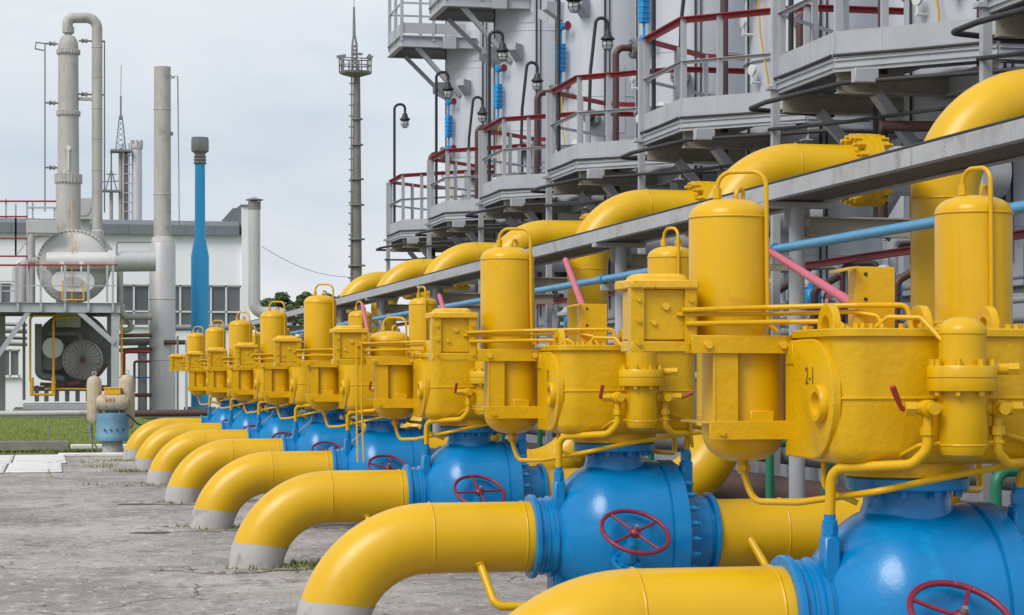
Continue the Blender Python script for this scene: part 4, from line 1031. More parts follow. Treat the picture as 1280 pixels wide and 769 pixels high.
e = loc(W(193, 327), (vc.x, YU, 0)); e.y = -.75
g = G(); g.cyl(b+V(.18, 0, 0), e, S(13.5), 32); g.build('duct', M['stack'], cn)
w, h, q = S(26), S(12.5), loc(W(91, 353), (vc.x, YU, 0))
prof = [(x, z) for x, z in rrect(-w, w, -h, h, h*.97, 8)]
for nm, sc_, y0_, y1_ in (('access_plate', 1.0, -.62, -.50), ('plate_boss', .42, -.70, -.61)):
    g = G(); g.loops([[(q.x+x*sc_, y0_-.25, q.z+z*sc_) for x, z in prof], [(q.x+x*sc_, y1_, q.z+z*sc_) for x, z in prof]]); g.build(nm, M['frame_white' if sc_ == 1.0 else 'stack'], t)
for px in (77, 101):
    c = loc(W(px, 331), (vc.x, YU, 0)); g = G(); g.cyl((c.x, -1.30, c.z), (c.x, -1.22, c.z), S(3), 16); g.tube([(c.x, -1.25, c.z-S(3)), (c.x, -1.25, c.z-S(10))], .04, 6); g.build('gauge', M['frame_white'], t)
g = G()
for px in (78, 104): c = loc(W(px, 352), (vc.x, YU, 0)); g.tube([(c.x, -1.0, c.z), (c.x, -1.0, W(px, 377).z)], S(1.0), 8)
c1, c2 = loc(W(77, 376), (vc.x, YU, 0)), loc(W(105, 376), (vc.x, YU, 0)); g.tube([(c1.x, -1.0, c1.z), (c2.x, -1.0, c2.z)], S(1.0), 8)
c = loc(W(89.5, 254), (vc.x, YU, 0)); g.tube([(c.x, -.95, c.z), (c.x, -1.0, W(89, 377).z)], S(.55), 8); g.build('yellow_line', M['yellow_worn'], t)
for (pp, r_) in (([(0, 340), (24, 340)], 0), ([(45, 292), (40, 292), (40, 380)], 4), ([(48, 326), (30, 326), (27, 380)], 6), ([(68, 292), (46, 292)], 4)):
    if r_:
        P = [loc(W(x, y), (vc.x, YU, 0)) for x, y in pp]
        for z_ in P: z_.y = .6
        G().pipe(P, S(r_), S(r_*2), 14).build('side_pipe', M['column'], t)

# ---- raised deck with railings
d0 = Vector((W(-40, 380).x, YU-2.2, 0))
t = thing('equipment_deck', 'raised grey steel deck with railings and slanting braces carrying the round drum', 'platform', tuple(d0))
def D(px, py, y=0.0): p = W(px, py); return Vector((p.x-d0.x, y, p.z))
za, zb = D(0, 380).z, D(0, 392).z
xl, xr = D(-120, 380).x, D(148, 380).x
G().box(((xl+xr)/2, 3.2, (za+zb)/2+.06), (xr-xl, 6.4, .12), .01).build('deck_plate', M['steel_dark'], t)
for y in (0, 6.4): G().ext(IB(.2, za-zb), (xl, y, (za+zb)/2), (xr, y, (za+zb)/2)).build('edge_beam', M['steel'], t)
g = G()
for px in (-20, 23, 51, 80.5, 109, 139): p = D(px, 386); g.box((p.x, -.09, p.z), (S(3), .08, za-zb-.03))
g.build('stiffeners', M['steel'], t, 'stuff')
for px in (-20, 23, 51, 80.5, 109, 139, 132): 
    p, q = D(px, 380), D(px, 335); G().box((p.x, -.13, (p.z+q.z)/2), (S(2.8), .08, q.z-p.z), 0).build('rail_post', M['steel'], t)
p, q = D(-40, 335), D(145, 335); G().beam((p.x, -.13, p.z), (q.x, -.13, q.z), .07, S(2.2)).build('top_rail', M['rail_red'], t)
p, q = D(-40, 360), D(145, 360); G().beam((p.x, -.13, p.z), (q.x, -.13, q.z), .05, S(1.3)).build('mid_rail', M['steel'], t)
for px, y in ((142, .15), (142, 6.2), (-60, .15), (0, 6.2)):
    p = D(px, 390); G().ext(IB(S(9.5), .3), (p.x, y, 0), (p.x, y, zb), (0, 1, 0)).build('leg', M['steel'], t)
for A, B in (((98, 392), (141, 430)), ((36, 392), (-12, 460))):
    p, q = D(*A), D(*B); G().beam((p.x, .03, p.z), (q.x, .03, q.z), .2, S(6)).build('brace', M['steel'], t)
# upper landing at far left
for py, px0, px1, m_ in ((254, -20, 70, 'rail_red'), (273, -20, 34, 'rail_red'), (300, -20, 34, 'rail_red'), (322, 0, 34, 'rail_red'), (262, 35, 72, 'steel')):
    p, q = D(px0, py), D(px1, py); G().beam((p.x, 1.2, p.z), (q.x, 1.2, q.z), .08, S(2.0)).build('landing_rail', M[m_], t)
for px, py0, py1 in ((8, 251, 275), (20, 257, 322), (34, 254, 380), (41, 256, 275), (68, 262, 275), (20, 275, 322)):
    p, q = D(px, py0), D(px, py1); G().beam((p.x, 1.25, p.z), (q.x, 1.25, q.z), S(2.2), .08).build('landing_post', M['steel'], t)
p, q = D(20, 322), D(34, 303); G().beam((p.x, 1.2, p.z), (q.x, 1.2, q.z), .06, S(1.6)).build('landing_brace', M['steel'], t)
p, q = D(33, 285), D(72, 285); G().box(((p.x+q.x)/2, 1.6, p.z), (q.x-p.x, .8, S(16)), .02).build('landing_box', M['stack'], t)
for px0, px1, pyt, pym in ((-10, 21, 351, 363),):
    for py in (pyt, pym): p, q = D(px0, py), D(px1, py); G().beam((p.x, 3, p.z), (q.x, 3, q.z), .06, S(1.6)).build('back_rail', M['steel'], t)

# ---- heat exchanger below the deck
ec = W(88, 445, YU+1.0)
t = thing('heat_exchanger', 'dark drum with two round covers and bent yellow pipes below the raised deck', 'vessel', (ec.x, YU+1.0, 0))
def E_(px, py, y=0.0): p = W(px, py, YU+1.0); return Vector((p.x-ec.x, y, p.z))
c = E_(92, 436); G().lathe([(0, 0), (S(47), 0), (S(48), .1), (S(48), 5), (0, 5)], (c.x, 1.0, c.z), (0, 1, 0), 48).build('shell', M['shell_dark'], t)
c = E_(66, 444); G().lathe([(0, -.05), (S(20), -.05), (S(21), .05), (S(21), 2), (0, 2)], (c.x, .1, c.z), (0, 1, 0), 40).build('channel_box', M['shell_dark'], t)
c = E_(66, 435); G().lathe([(S(12.5), .4), (S(13.5), .05), (S(13), -.06), (0, -.10)], (c.x, -.1, c.z), (0, 1, 0), 32).build('small_cover', M['frame_white'], t)
c = E_(103, 450); cv = G().lathe([(S(25), .6), (S(25.5), .05), (S(25), -.05), (S(23.5), -.08), (S(22.8), -.02), (S(5), -.20), (S(4.5), -.26), (0, -.27)], (c.x, -.25, c.z), (0, 1, 0), 48).build('ribbed_cover', M['cover'], t)
for q in range(24):
    a = q*math.pi/12; d = Vector((math.cos(a), 0, math.sin(a))); p = Vector((c.x, -.25, c.z)); G().beam(p+d*S(5)+V(0, -.20, 0), p+d*S(22.8)+V(0, -.03, 0), .035, .05, 0, (0, 1, 0)).build('rib', M['shell_dark'], cv)
g = G(); g.cyl((c.x, -.53, c.z), (c.x, -.45, c.z), S(4), 16); g.build('hub', M['rust'], cv)
for path in ([(38, 478), (38, 396), (74, 395)], [(66.5, 478), (66.5, 399), (98, 396)]):
    P = [E_(x, y, -1.6) for x, y in path]; P[2].y = -.6; G().pipe(P, S(1.5), S(6), 10).build('yellow_pipe', M['yellow_worn'], t)
g = G()
for px in (40, 66.5): p, q = E_(px, 472, -1.6), E_(px, 494, -1.6); g.cyl(q, p, S(2.5), 10)
p, q = E_(38, 493, -1.6), E_(68, 493, -1.6); g.cyl(p, q, S(1.8), 10)
p, q = E_(56, 486, -1.4), E_(110, 486, -1.4); g.cyl(p, q, S(1.0), 8); g.build('yellow_manifold', M['yellow_worn'], t)
for path, r_, m_, y in (([(48, 405), (48, 470), (80, 474)], 4.5, 'steel_dark', -.1), ([(60, 417), (98, 417), (100, 425)], 3.5, 'shell_dark', .2), ([(50, 480), (136, 484)], 2.2, 'rust', -.5), ([(84, 481), (100, 478)], 3.5, 'rust', -.7), ([(112, 480), (134, 455)], 2, 'rust', -.3)):
    P = [E_(x, yy, y) for x, yy in path]; G().pipe(P, S(r_), S(r_*1.8), 12).build('process_pipe', M[m_], t)
p, q = E_(29, 508, -1.2), E_(150, 508, -1.2); G().box(((p.x+q.x)/2, -.2, p.z-.1), (q.x-p.x, 3.4, S(13)), .03).build('skid_beam', M['steel'], t)
g = G()
for px in (46, 58, 71, 84, 97, 110, 122, 134): p, q = E_(px, 502, .0), E_(px, 482, .0); g.beam((p.x, .0, p.z), (q.x, .0, q.z), S(5.5), .3)
p, q = E_(40, 486, .1), E_(140, 486, .1); g.beam((p.x, .1, p.z), (q.x, .1, q.z), .3, S(6)); g.build('skid_posts', M['shell_dark'], t, 'stuff')
p = E_(88, 522, 0); G().box((p.x, .8, .2), (S(140), 6, .4), .03).build('plinth', M['concrete'], t)

# ---- pale stack and blue stack
b0 = W(203, 505, 99.0); u = lambda py: W(203, py, 99.0).z
t = thing('exhaust_stack', 'tall pale grey metal stack, wider in its lower half', 'stack', (b0.x, 99.0, 0))
s9 = lambda px: px*mpp(4, 99)
G().lathe([(s9(16.3), .1), (s9(16.3), u(306)), (s9(15.5), u(304.5))], (0, 0, 0), (0, 0, 1), 48).build('lower_shell', M['stack'], t)
G().lathe([(s9(15.5), u(304.5)), (s9(12.5), u(297)), (s9(10.8), u(296)), (s9(10.4), u(84)), (s9(9.6), u(84)), (s9(9.6), u(100))], (0, 0, 0), (0, 0, 1), 40).build('upper_shell', M['column'], t)
for py, r_ in ((137, 10.6), (243, 10.8), (374, 16.4), (450, 16.4)): G().torus((0, 0, u(py)), (0, 0, 1), s9(r_), .025, 40, 6).build('seam', M['stack'], t)
g = G(); g.tube([(s9(10.5), 0, u(98)), (s9(15), 0, u(95)), (s9(19), 0, u(95)), (s9(20.5), 0, u(230)), (s9(21), 0, u(300))], .022, 6); g.tube([(s9(10.5), 0, u(94)), (s9(15), 0, u(98))], .025, 6); g.box((s9(11.5), 0, u(167)), (.12, .12, .16)); g.build('guy_line', M['steel_dark'], t)
G().lathe([(0, 0), (s9(20), 0), (s9(20), .3), (0, .3)], (0, 0, 0), (0, 0, 1), 40).build('base', M['concrete'], t)
b0 = W(250, 505, 101.0); u2 = lambda py: W(250, py, 101.0).z
t = thing('vent_stack', 'bright blue stack with grey louvred cap', 'stack', (b0.x, 101.0, 0)); s1 = lambda px: px*mpp(5, 101)
G().lathe([(s1(11.2), .1), (s1(11.2), u2(320)), (s1(6.5), u2(296)), (s1(6.3), u2(203)), (0, u2(203))], (0, 0, 0), (0, 0, 1), 36).build('shell', M['blue_stack'], t)
G().lathe([(s1(6.5), u2(206)), (s1(8.5), u2(204)), (s1(6.8), u2(202)), (s1(8.3), u2(200)), (s1(6.8), u2(198)), (s1(8.0), u2(196)), (s1(6.5), u2(194)), (s1(7), u2(192)), (s1(10.6), u2(189.5)), (s1(11), u2(188)), (s1(11), u2(175)), (s1(10.4), u2(174)), (s1(10.4), u2(172)), (0, u2(171))], (0, 0, 0), (0, 0, 1), 32).build('cap', M['steel_dark'], t)
G().box((0, 0, .2), (1.4, 1.4, .4), .03).build('base', M['concrete'], t)

# ---- slim columns farther back
YB = 128.0
def far_col(name, label, px, py0, py1, w, mt, extra=None):
    b = W(px, py0, YB); t = thing(name, label, 'column', (b.x, YB, 0)); z1 = W(px, py1, YB).z; r_ = w/2*mpp(6, YB)
    G().lathe([(r_, 0), (r_, z1-.2), (r_*.9, z1), (0, z1+.1)], (0, 0, 0), (0, 0, 1), 24).build('shell', mt, t)
    return t, r_, z1
t, r_, z1 = far_col('slim_column', 'distant grey column with ladder hoops and nozzles', 171, 300, 184, 13, M['stack'])
g = G(); g.lathe([(r_, z1-.1), (r_*1.15, z1-.1), (r_*1.15, z1+.1), (r_*.8, z1+.3), (0, z1+.3)], (0, 0, 0), (0, 0, 1), 20); g.bolts((0, 0, z1), (0, 0, 1), r_, 8, .06, .4); g.build('cap', M['column'], t)
g = G()
for q in range(14): z = z1-.5-q*.55; g.tube([(-r_-.5, -.2, z), (-r_, -.2, z)], .035, 5)
g.tube([(-r_-.5, -.2, 0), (-r_-.5, -.2, z1+.2)], .05, 6); g.tube([(-r_-.15, -.2, 0), (-r_-.15, -.2, z1+.2)], .05, 6); g.build('ladder', M['steel'], t)
g = G(); m_ = mpp(6, YB); g.cyl((r_, 0, z1-8.6*1.0), (r_+12*m_, 0, z1-8.6), .16, 10); g.cyl((r_+5*m_, 0, z1-8.6), (r_+6.5*m_, 0, z1-8.6), .3, 10); g.build('nozzle', M['steel_dark'], t)
t, r_, z1 = far_col('slim_column', 'distant dark thin column beside the ladder column', 157.5, 300, 192, 5, M['shell_dark'])
t, r_, z1 = far_col('antenna_mast', 'distant tan mast with lattice top and whip antenna', 151, 300, 186, 5.5, M['steel_tan'])
g = G()
for sx, sy in ((-1, -1), (1, -1), (1, 1), (-1, 1)): g.tube([(sx*.30, sy*.30, z1-.2), (sx*.08, sy*.08, W(150, 145, YB).z)], .028, 5)
for q in range(6):
    f0, f1 = q/6, (q+1)/6; zt = W(150, 145, YB).z; w0, w1 = .30-.22*f0, .30-.22*f1
    for s_ in (1, -1): g.tube([(s_*w0, -w0, z1+(zt-z1)*f0), (-s_*w1, -w1, z1+(zt-z1)*f1)], .018, 5)
g.tube([(0, 0, W(150, 150, YB).z), (0, 0, W(150, 120, YB).z)], .06, 6); g.tube([(0, 0, W(150, 121, YB).z), (.02, 0, W(150, 82, YB).z)], .02, 5)
g.box((0, 0, z1-.15), (1.2, 1.2, .12)); g.build('lattice_top', M['steel_dark'], t)
t, r_, z1 = far_col('antenna_mast', 'small distant mast with crossarms left of the tan mast', 139, 300, 240, 4.5, M['steel_tan'])
g = G(); zt = lambda py: W(139, py, YB).z
g.tube([(0, 0, z1), (0, 0, zt(190))], .05, 5); g.box((0, 0, zt(239)), (1.0, .9, .10)); g.beam((-.8, 0, zt(228)), (.7, 0, zt(226)), .06, .06); g.beam((-.3, 0, zt(218)), (.3, 0, zt(218)), .06, .06)
for s_ in (-1, 1): g.tube([(s_*.35, 0, z1), (0, 0, zt(212))], .035, 5)
g.build('crossarms', M['steel_dark'], t)
p = W(106, 262, 112); g = G(); g.box((p.x, 112, p.z), (.9, 1.2, 1.1), .03); g.cyl((p.x-.1, 111.35, p.z), (p.x-.1, 111.45, p.z), .36, 20); 
g.beam((p.x, 112, 8.05), (p.x, 112, p.z-.5), .5, .5)
tag(g.build('roof_fan', M['stack']), 'small grey fan housing on the roof behind the weathered column', 'fan')

# ---- white building
YBD = 116.0
bl = W(-60, 290, YBD); br = W(303, 290, YBD); ztop = W(150, 292, YBD).z; zroof = W(150, 275, YBD).z
t = thing('plant_building', 'long white plastered plant building with grey roof edge and white framed windows', 'building', (bl.x, YBD, 0))
Lb = br.x-bl.x
wins = []
for px0, px1, py0, py1, cols, rows in ((148, 302, 357, 408, 8, 2), (0, 28, 352, 380, 2, 1), (0, 25, 437, 471, 2, 1)):
    a, b = W(px0, py1, YBD), W(px1, py0, YBD); wins.append((max(a.x-bl.x, .1), b.x-bl.x, a.z, b.z, cols, rows))
# wall built as bands round the openings
def wallbox(x0, x1, z0, z1):
    if x1-x0 > .01 and z1-z0 > .01: G().box(((x0+x1)/2, .2, (z0+z1)/2), (x1-x0, .4, z1-z0), 0).build('wall', M['white_wall'], t)
big, mid, low = wins
wallbox(0, Lb, big[3], ztop)
wallbox(big[1], Lb, 0, big[3])
wallbox(mid[1], big[0], mid[2], big[3]); wallbox(0, big[0], low[3], mid[2]); wallbox(0, mid[1], mid[3], big[3]) if mid[3] < big[3] else None
wallbox(0, mid[0], mid[2], mid[3]); wallbox(big[0], big[1], low[3], big[2])
wallbox(low[1], big[1], 0, low[3]); wallbox(0, low[1], 0, low[2]); wallbox(0, low[0], low[2], low[3])
for (x0, x1, z0, z1, cols, rows) in wins:
    w = thing('tmp', '', ''); 
    bpy.data.objects.remove(w)
    g = G(); fw = .07
    for q in range(cols+1): x = x0+(x1-x0)*q/cols; g.box((min(max(x, x0+fw/2), x1-fw/2), .13, (z0+z1)/2), (fw*1.3, .10, z1-z0))
    for q in range(rows+1): z = z0+(z1-z0)*(q/rows if rows == 1 else (0, .36, 1)[q]); g.box(((x0+x1)/2, .125, min(max(z, z0+fw/2), z1-fw/2)), (x1-x0, .09, fw*1.2))
    wf = g.build('window', M['frame_white'], t)
    for q in range(cols):
        for r in range(rows):
            zA, zB = (z0, z1) if rows == 1 else ((z0, z0+.36*(z1-z0)), (z0+.36*(z1-z0), z1))[r]
            xa, xb = x0+(x1-x0)*q/cols, x0+(x1-x0)*(q+1)/cols
            G().box(((xa+xb)/2, .17, (zA+zB)/2), (xb-xa-.02, .01, zB-zA-.02), 0, Matrix.Rotation(random.uniform(-.012, .012), 3, 'Z')).build('pane', M['pane'], wf)
    G().box(((x0+x1)/2, -.05, z0-.04), (x1-x0+.1, .2, .06)).build('sill', M['steel'], wf)
G().box((Lb/2, 7.0, ztop/2), (Lb-.02, 12.5, ztop-.1), 0).build('interior_mass', M['dark'], t)
rf = G(); rf.loops([[(-.5, -.35, ztop-.05), (Lb-.2, -.35, ztop-.05), (Lb-.2, 13, ztop-.05), (-.5, 13, ztop-.05)], [(-.5, -.35, zroof-.25), (Lb-.2, -.35, zroof-.25), (Lb-.2, 13, zroof-.25), (-.5, 13, zroof-.25)], [(-.5, -.1, zroof), (Lb-.2, -.1, zroof), (Lb-.2, 13, zroof), (-.5, 13, zroof)]])
rf = rf.build('roof', M['roof'], t)
for q in range(int(Lb/1.5)): G().box((1.5*q, -.36, (ztop+zroof)/2-.15), (.03, .03, zroof-ztop-.25)).build('roof_seam', M['steel_dark'], rf)
zp = W(303, 258, YBD).z
g = G(); g.loops([[(Lb-1.4, -.05, zroof-.3), (Lb-.05, -.05, zroof-.3), (Lb-.05, .35, zroof-.3), (Lb-1.4, .35, zroof-.3)], [(Lb-.5, -.05, zp-.1), (Lb-.05, -.05, zp-.1), (Lb-.05, .35, zp-.1), (Lb-.5, .35, zp-.1)]]); g.build('parapet', M['roof'], t)
G().box((Lb+.15, 6.3, zp/2), (.42, 13.2, zp), 0).build('end_wall', M['white_wall'], t)
g = G(); g.box((Lb+.15, 6.3, zp+.03), (.55, 13.4, .08)); g.build('coping', M['steel_dark'], t)
# duct on the end of the building
d0_ = W(318, 395, YBD-1.5); t = thing('vent_duct', 'dark grey round vent duct with rain cap on the end of the building', 'duct', (d0_.x, YBD-1.5, 0)); s3 = lambda px: px*mpp(9, YBD-1.5); uz = lambda py: W(318, py, YBD-1.5).z
pth = fillet([(0, 0, uz(252)), (0, 0, uz(391)), (s3(40), 0, uz(391)), (s3(40), 0, 0)], s3(12), 8)
G().tube(pth, s3(7.4), 24).build('duct_pipe', M['stack'], t)
G().lathe([(s3(8), uz(262)), (s3(8), uz(252))], (0, 0, 0), (0, 0, 1), 24).build('collar', M['steel_dark'], t)
G().lathe([(s3(11), uz(250.5)), (s3(11), uz(249.5)), (0, uz(246.5))], (0, 0, 0), (0, 0, 1), 24).build('rain_cap', M['steel_dark'], t)
g = G()
for q in range(3): a = q*2.1; g.tube([(s3(7.5)*math.cos(a), s3(7.5)*math.sin(a), uz(254)), (s3(7.5)*math.cos(a), s3(7.5)*math.sin(a), uz(249.5))], .025, 5)
g.build('cap_legs', M['steel_dark'], t)

# ---- pipes between the units
def run(name, label, path, r_, m_, Y, bend=None):
    P = [W(x, y, Y) for x, y in path]; g = G(); g.pipe(P, r_*mpp(3, Y), (bend or r_*1.8)*mpp(3, Y), 16); return tag(g.build(name, M[m_], None), label, 'pipe')
run('process_pipe', 'grey bent pipe running from the deck leg to the pale stack', [(152, 380), (152, 396), (190, 396)], 4.2, 'column', 98.2)
run('process_pipe', 'rusty red pipe low between deck leg and pale stack', [(146, 420), (190, 419)], 2.6, 'rust', 98)
run('process_pipe', 'second rusty pipe just above the grey one, left of the pale stack', [(146, 438), (190, 436)], 2.4, 'rust', 98.5)
run('process_pipe', 'thick dark grey pipe below the upper rusty pipe', [(146, 428), (190, 427)], 4.5, 'shell_dark', 99.5)
run('process_pipe', 'grey pipe crossing behind the blue stack at window sill height', [(215, 410), (360, 408)], 3.8, 'column', 103)
run('process_pipe', 'thin rust coloured pipe between pale stack and yellow tanks', [(205, 428), (250, 428)], 3.0, 'rust', 98.3)
run('process_pipe', 'upright thin grey pipe pair member right of the pale stack', [(222, 420), (222, 520)], 1.4, 'steel_dark', 97)
run('process_pipe', 'upright thin grey pipe nearest the farthest yellow tank', [(233, 425), (233, 520)], 1.6, 'steel', 97)
run('ground_pipe', 'long pale pipe lying along the far edge of the lawn', [(-60, 518), (113, 516)], 3.6, 'stack', 93.0)
run('ground_pipe', 'long dark brown pipe lying along the ground right of the faded valve', [(160, 517), (262, 516)], 4.2, 'brown', 94.0)
run('process_pipe', 'maroon pipe frame crossing low left of the pale stack', [(155, 480), (155, 440), (187, 440)], 2.0, 'rail_red', 97.5)
run('process_pipe', 'bent thin pipe beside the maroon frame', [(168, 490), (168, 452), (187, 452)], 1.6, 'rust', 97.2)
run('process_pipe', 'thin blue line low on the wall left of the pale stack', [(146, 472), (190, 472)], .8, 'blue_gauge', 99.0)
k = 0
for py, r_, m_ in ((404, 2.4, 'steel'), (412, 3.2, 'column'), (421, 2.0, 'steel_dark'), (428, 3.0, 'stack')):
    run('process_pipe', ['uppermost of four grey pipes at the left frame edge under the deck', 'second pipe from top of the four at the left frame edge', 'third pipe from top of the four at the left frame edge, dark', 'lowest of the four grey pipes at the left frame edge'][k], [(-60, py), (34, py+2)], r_, m_, 103.0+k*.4); k += 1
g = G(); p = W(178, 470, 100); g.box((p.x, 100, 1.7), (S(11), .8, 3.4), .05); g.box((p.x, 99.55, 2.2), (S(8), .1, 1.2), .02); tag(g.build('cabinet', M['stack']), 'pale grey upright cabinet against the wall left of the pale stack', 'cabinet')

# ---- faded blue and cream valve standing alone on the lawn edge
sv = onz(140.5, 568, 0); YV = sv.y; m1 = mpp(sv.x, YV)
t = thing('standalone_valve', 'faded blue valve with worn cream tanks standing alone by the lawn', 'valve', (sv.x, YV, 0))
vz_ = lambda py: at(140, py, YV).z; vx_ = lambda px: at(px, 520, YV).x-sv.x
G().lathe([(.24, -.05), (.24, vz_(553)), (.22, vz_(551))], (0, 0, 0), (0, 0, 1), 32).build('stem_pipe', M['pipe_grey'], t)
G().lathe([(.2, vz_(552)), (20*m1, vz_(551)), (20.4*m1, vz_(549)), (20.4*m1, vz_(544)), (19.8*m1, vz_(543)), (19.8*m1, vz_(524)), (20.2*m1, vz_(523)), (20.2*m1, vz_(517)), (.2, vz_(516))], (0, 0, 0), (0, 0, 1), 40).build('body', M['blue_worn'], t)
g = G()
for q in range(4): g.cyl((vx_(130+8*q), -20*m1*(.93 if q in (1, 2) else .6), vz_(537)), (vx_(130+8*q), -20*m1-.03, vz_(537)), .022, 8)
g.build('plugs', M['dark'], t, 'stuff')
G().lathe([(.12, vz_(518)), (.16, vz_(514)), (.12, vz_(511))], (0, 0, 0), (0, 0, 1), 24).build('neck', M['steel_dark'], t)
hw_ = 20.5*m1; hr = 10.2*m1; zc_ = vz_(503)
cyp = [(0, -hw_), (hr*.6, -hw_+.02), (hr*.92, -hw_+.10), (hr, -hw_+.18), (hr, hw_-.18), (hr*.92, hw_-.10), (hr*.6, hw_-.02), (0, hw_)]
cyl_ = G().lathe(cyp, (0, -.10, zc_), (1, 0, 0), 36).build('actuator_drum', M['cream'], t)
Mx = Matrix.Translation((-.06, -.10-hr-.004, zc_+.05)) @ Matrix.Rotation(R(90), 4, 'X')
text('693', .15, M['letter_red'], cyl_, Mx)
g = G(); g.box((0, -.02, vz_(489)), (20*m1, .3, 8*m1), .01); g.box((0, -.02, vz_(485)), (21.5*m1, .34, 1.6*m1), .005); g.build('control_box', M['yellow_worn'], t)
for px, py0, py1 in ((118, 470, 529), (159.5, 468, 537)):
    r_ = 9.3*m1; z0, z1 = vz_(py1), vz_(py0)
    tk = G().lathe([(0, z0), (r_*.7, z0+.02), (r_, z0+.12), (r_, z1-.18), (r_*.92, z1-.09), (r_*.6, z1-.02), (0, z1)], (vx_(px), .12, 0), (0, 0, 1), 32).build('gas_tank', M['cream'], t)
    G().torus((vx_(px), .12, z1+.05), (0, 1, 0), .045, .012, 16, 6).build('eye', M['steel'], tk)
    G().beam((vx_(px), .12, vz_(512)), (0, .1, vz_(512)), .10, .06).build('tank_arm', M['cream'], t)
G().pipe([(vx_(114), -.05, vz_(533)), (vx_(115), -.06, vz_(545)), (vx_(116), -.06, vz_(570))], .02, .05, 8).build('drain_tube', M['steel_dark'], t)
G().pipe([(vx_(113), -.05, vz_(532)), (vx_(114), -.1, vz_(548)), (vx_(127), -.15, vz_(570))], .022, .05, 8).build('drain_tube', M['steel_dark'], t)
g = G(); g.cyl((vx_(113), -.05, vz_(540)), (vx_(113), -.05, vz_(530)), .05, 10); g.cyl((vx_(104), -.05, vz_(540)), (vx_(113), -.05, vz_(540)), .02, 8); g.build('drain_cock', M['shell_dark'], t)
G().pipe([(vx_(150), -.2, vz_(518)), (vx_(160), -.22, vz_(519)), (vx_(172), -.1, vz_(530)), (vx_(176), 0, vz_(531))], .018, .05, 8).build('hose', M['black'], t)

# ---- antenna mast
YM = 120.0; mb = W(446, 370, YM); t = thing('radio_mast', 'tall tapering tan mast with railed antenna basket against the sky', 'mast', (mb.x, YM, 0)); mm = mpp(18, YM); zz = lambda py: W(446, py, YM).z
G().lathe([(7.2*mm, 0), (6.6*mm, zz(360)), (4.3*mm, zz(94)), (0, zz(93))], (0, 0, 0), (0, 0, 1), 24).build('pole', M['mast'], t)
for q, py in enumerate((150, 182, 225, 257, 300, 333)): G().lathe([(4*mm, 0), (6.4*mm+.05+q*.03, 0), (6.4*mm+.05+q*.03, .08), (4*mm, .08)], (0, 0, zz(py)), (0, 0, 1), 20).build('band', M['steel_dark'], t)
g = G(); g.tube([(-8.2*mm, -.1, 0), (-6.6*mm, -.1, zz(95))], .05, 6)
for q in range(19): py = 105+q*13.5; f_ = (py-95)/265; g.tube([((-6.6-1.5*f_-3)*mm, -.1, zz(py)), ((-4-2*f_)*mm, -.1, zz(py))], .045, 5)
g.build('climbing_steps', M['steel_dark'], t)
bk = G(); bk.lathe([(0, zz(96)), (8*mm, zz(96)), (20*mm, zz(92.5)), (21*mm, zz(90)), (0, zz(90))], (-2*mm, 0, 0), (0, 0, 1), 8); bk = bk.build('basket_floor', M['steel_dark'], t)
g = G()
for q in range(10):
    a = q*math.pi/5; x, y = -2*mm+20*mm*math.cos(a), 12*mm*math.sin(a); g.tube([(x, y, zz(91)), (x, y, zz(74))], .04, 5)
for py in (74, 82): 
    P = [(-2*mm+20*mm*math.cos(a*.2), 12*mm*math.sin(a*.2), zz(py)) for a in range(32)]; g.tube(P+[P[0]], .035, 5)
g.build('basket_rail', M['steel_dark'], bk)
g = G()
for sx, sy in ((-1, -1), (1, -1), (1, 1), (-1, 1)): g.tube([((-3+sx*3.2)*mm, sy*3*mm, zz(92)), ((-3+sx*2.6)*mm, sy*2.4*mm, zz(56)), ((-3.4+sx*.6)*mm, sy*.6*mm, zz(43))], .05, 5)
for q in range(7):
    f0, f1 = q/7, (q+1)/7; z0, z1 = zz(92-36*f0), zz(92-36*f1)
    for s_ in (1, -1): g.tube([((-3+s_*3)*mm, -3*mm, z0), ((-3-s_*2.8)*mm, -2.8*mm, z1)], .035, 5)
g.tube([(-3.4*mm, 0, zz(46)), (-3.6*mm, 0, zz(9))], [.10, .06], 6); g.tube([(-3.6*mm, 0, zz(10)), (-3.6*mm, 0, zz(-8))], .02, 5)
g.build('lattice_top', M['steel_dark'], t)
g = G(); g.beam((-25*mm, 0, zz(72)), (-14*mm, 0, zz(70)), 5*mm, 3*mm); g.beam((-4*mm, 0, zz(67.5)), (7*mm, 0, zz(67.5)), .2, 2.4*mm); g.beam((15*mm, 0, zz(73)), (18*mm, 0, zz(69)), .3, .3); g.box((-18*mm, 0, zz(82)), (4*mm, .3, 11*mm), .02); g.build('floodlights', M['steel_dark'], t)
# overhead wire from building duct to mast
a, b = W(327, 308, YBD), W(441, 347, YM); P = []
for q in range(17): f_ = q/16; p = a.lerp(b, f_); p.z -= .7*math.sin(math.pi*f_)*(.6); P.append(p)
tag(G().tube(P, .013, 5).build('overhead_wire', M['cable']), 'thin dark wire sagging from the building to the tan mast', 'wire')

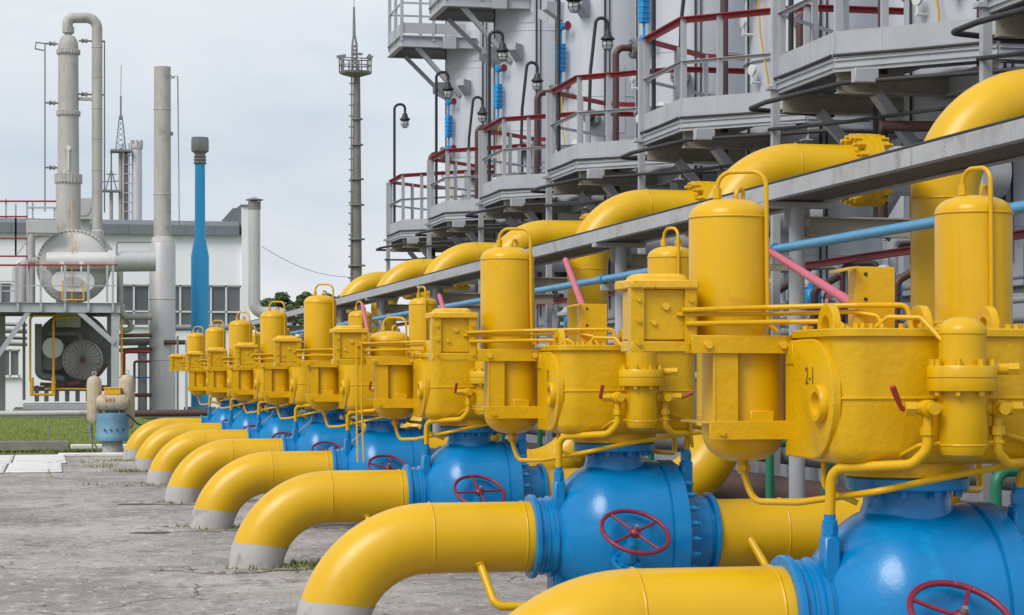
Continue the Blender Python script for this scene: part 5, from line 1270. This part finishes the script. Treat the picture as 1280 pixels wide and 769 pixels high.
# ---- trees beyond the fence line
def tree(label, px, pyt, pyb, Y, wpx, seed):
    rnd = random.Random(seed); b = W(px, pyb, Y); m_ = mpp(15, Y); top = W(px, pyt, Y).z; wid = wpx*m_/2
    t = thing('broadleaf_tree', label, 'tree', (b.x, Y, 0), 'trees behind the plant')
    g = G(); g.tube([(0, 0, -.1), (.1, 0, top*.35), (.25, .1, top*.75)], [.35, .25, .08], 8)
    for q in range(7): a = rnd.uniform(0, 6.28); z = top*rnd.uniform(.3, .6); g.tube([(0.1, 0, z), (math.cos(a)*wid*.35, math.sin(a)*wid*.35, z+top*.14), (math.cos(a)*wid*.7, math.sin(a)*wid*.7, z+top*.2)], [.12, .08, .03], 6)
    g.build('trunk', M['bark'], t)
    g = G(); cl = [(rnd.uniform(-.8, .8)*wid, rnd.uniform(-.8, .8)*wid, top*rnd.uniform(.45, .93), rnd.uniform(.22, .38)*wid) for _ in range(26)]
    cl += [(0, 0, top*.86, .25*wid)]
    for (x, y, z, r_) in cl:
        for q in range(190):
            v = Vector((rnd.gauss(0, 1), rnd.gauss(0, 1), rnd.gauss(0, 1))).normalized()*r_*rnd.uniform(.55, 1.08); v.z *= .75
            c = Vector((x, y, z))+v; n = (v.normalized()+Vector((rnd.uniform(-.7, .7), rnd.uniform(-.7, .7), rnd.uniform(-.3, .7)))).normalized()
            ax, ay, _ = basis(n); s_ = rnd.uniform(.12, .26)
            k_ = len(g.v); g.v += [tuple(c+ax*s_), tuple(c+ay*s_*.6), tuple(c-ax*s_), tuple(c-ay*s_*.6)]; g.f.append((k_, k_+1, k_+2, k_+3))
    g.build('crown', M['leaf'], t)
tree('leafy tree at the left, next to the vent duct', 345, 362, 440, 165, 52, 1)
tree('leafy tree in the middle, above the yellow tanks', 385, 360, 440, 172, 48, 2)
tree('leafy tree at the right, touching the mast foot', 424, 362, 440, 180, 56, 3)
tree('low leafy tree behind the other three', 400, 378, 440, 200, 60, 4)

# extra pipework round the old unit
for label, path, r_, m_, Y in (
    ('grey bend left of the round drum', [(38, 380), (38, 296), (60, 292)], 3.6, 'stack', 98.4),
    ('pale bend rising behind the deck rail at left', [(20, 380), (20, 330), (46, 322)], 4.6, 'stack', 98.9),
    ('grey slanting pipe right of the round drum', [(128, 300), (140, 318), (150, 340), (150, 395)], 4.0, 'column', 98.6),
    ('thin handrail pipe over the duct to the pale stack', [(146, 318), (146, 303), (190, 303)], .9, 'steel_dark', 95.8),
    ('upright rusty pipe beside the right deck leg', [(152, 400), (152, 500)], 1.4, 'yellow_worn', 96.2),
    ('grey bend hanging below the deck pipe', [(158, 396), (166, 412), (152, 414)], 3.4, 'column', 98.9),
    ('low brown pipe between deck leg and pale stack', [(146, 494), (190, 494)], 2.4, 'rust', 98.1),
    ('upright grey pipe left of the yellow bends', [(30, 395), (30, 500)], 1.8, 'steel_dark', 97.3)):
    run('process_pipe', label, path, r_, m_, Y)
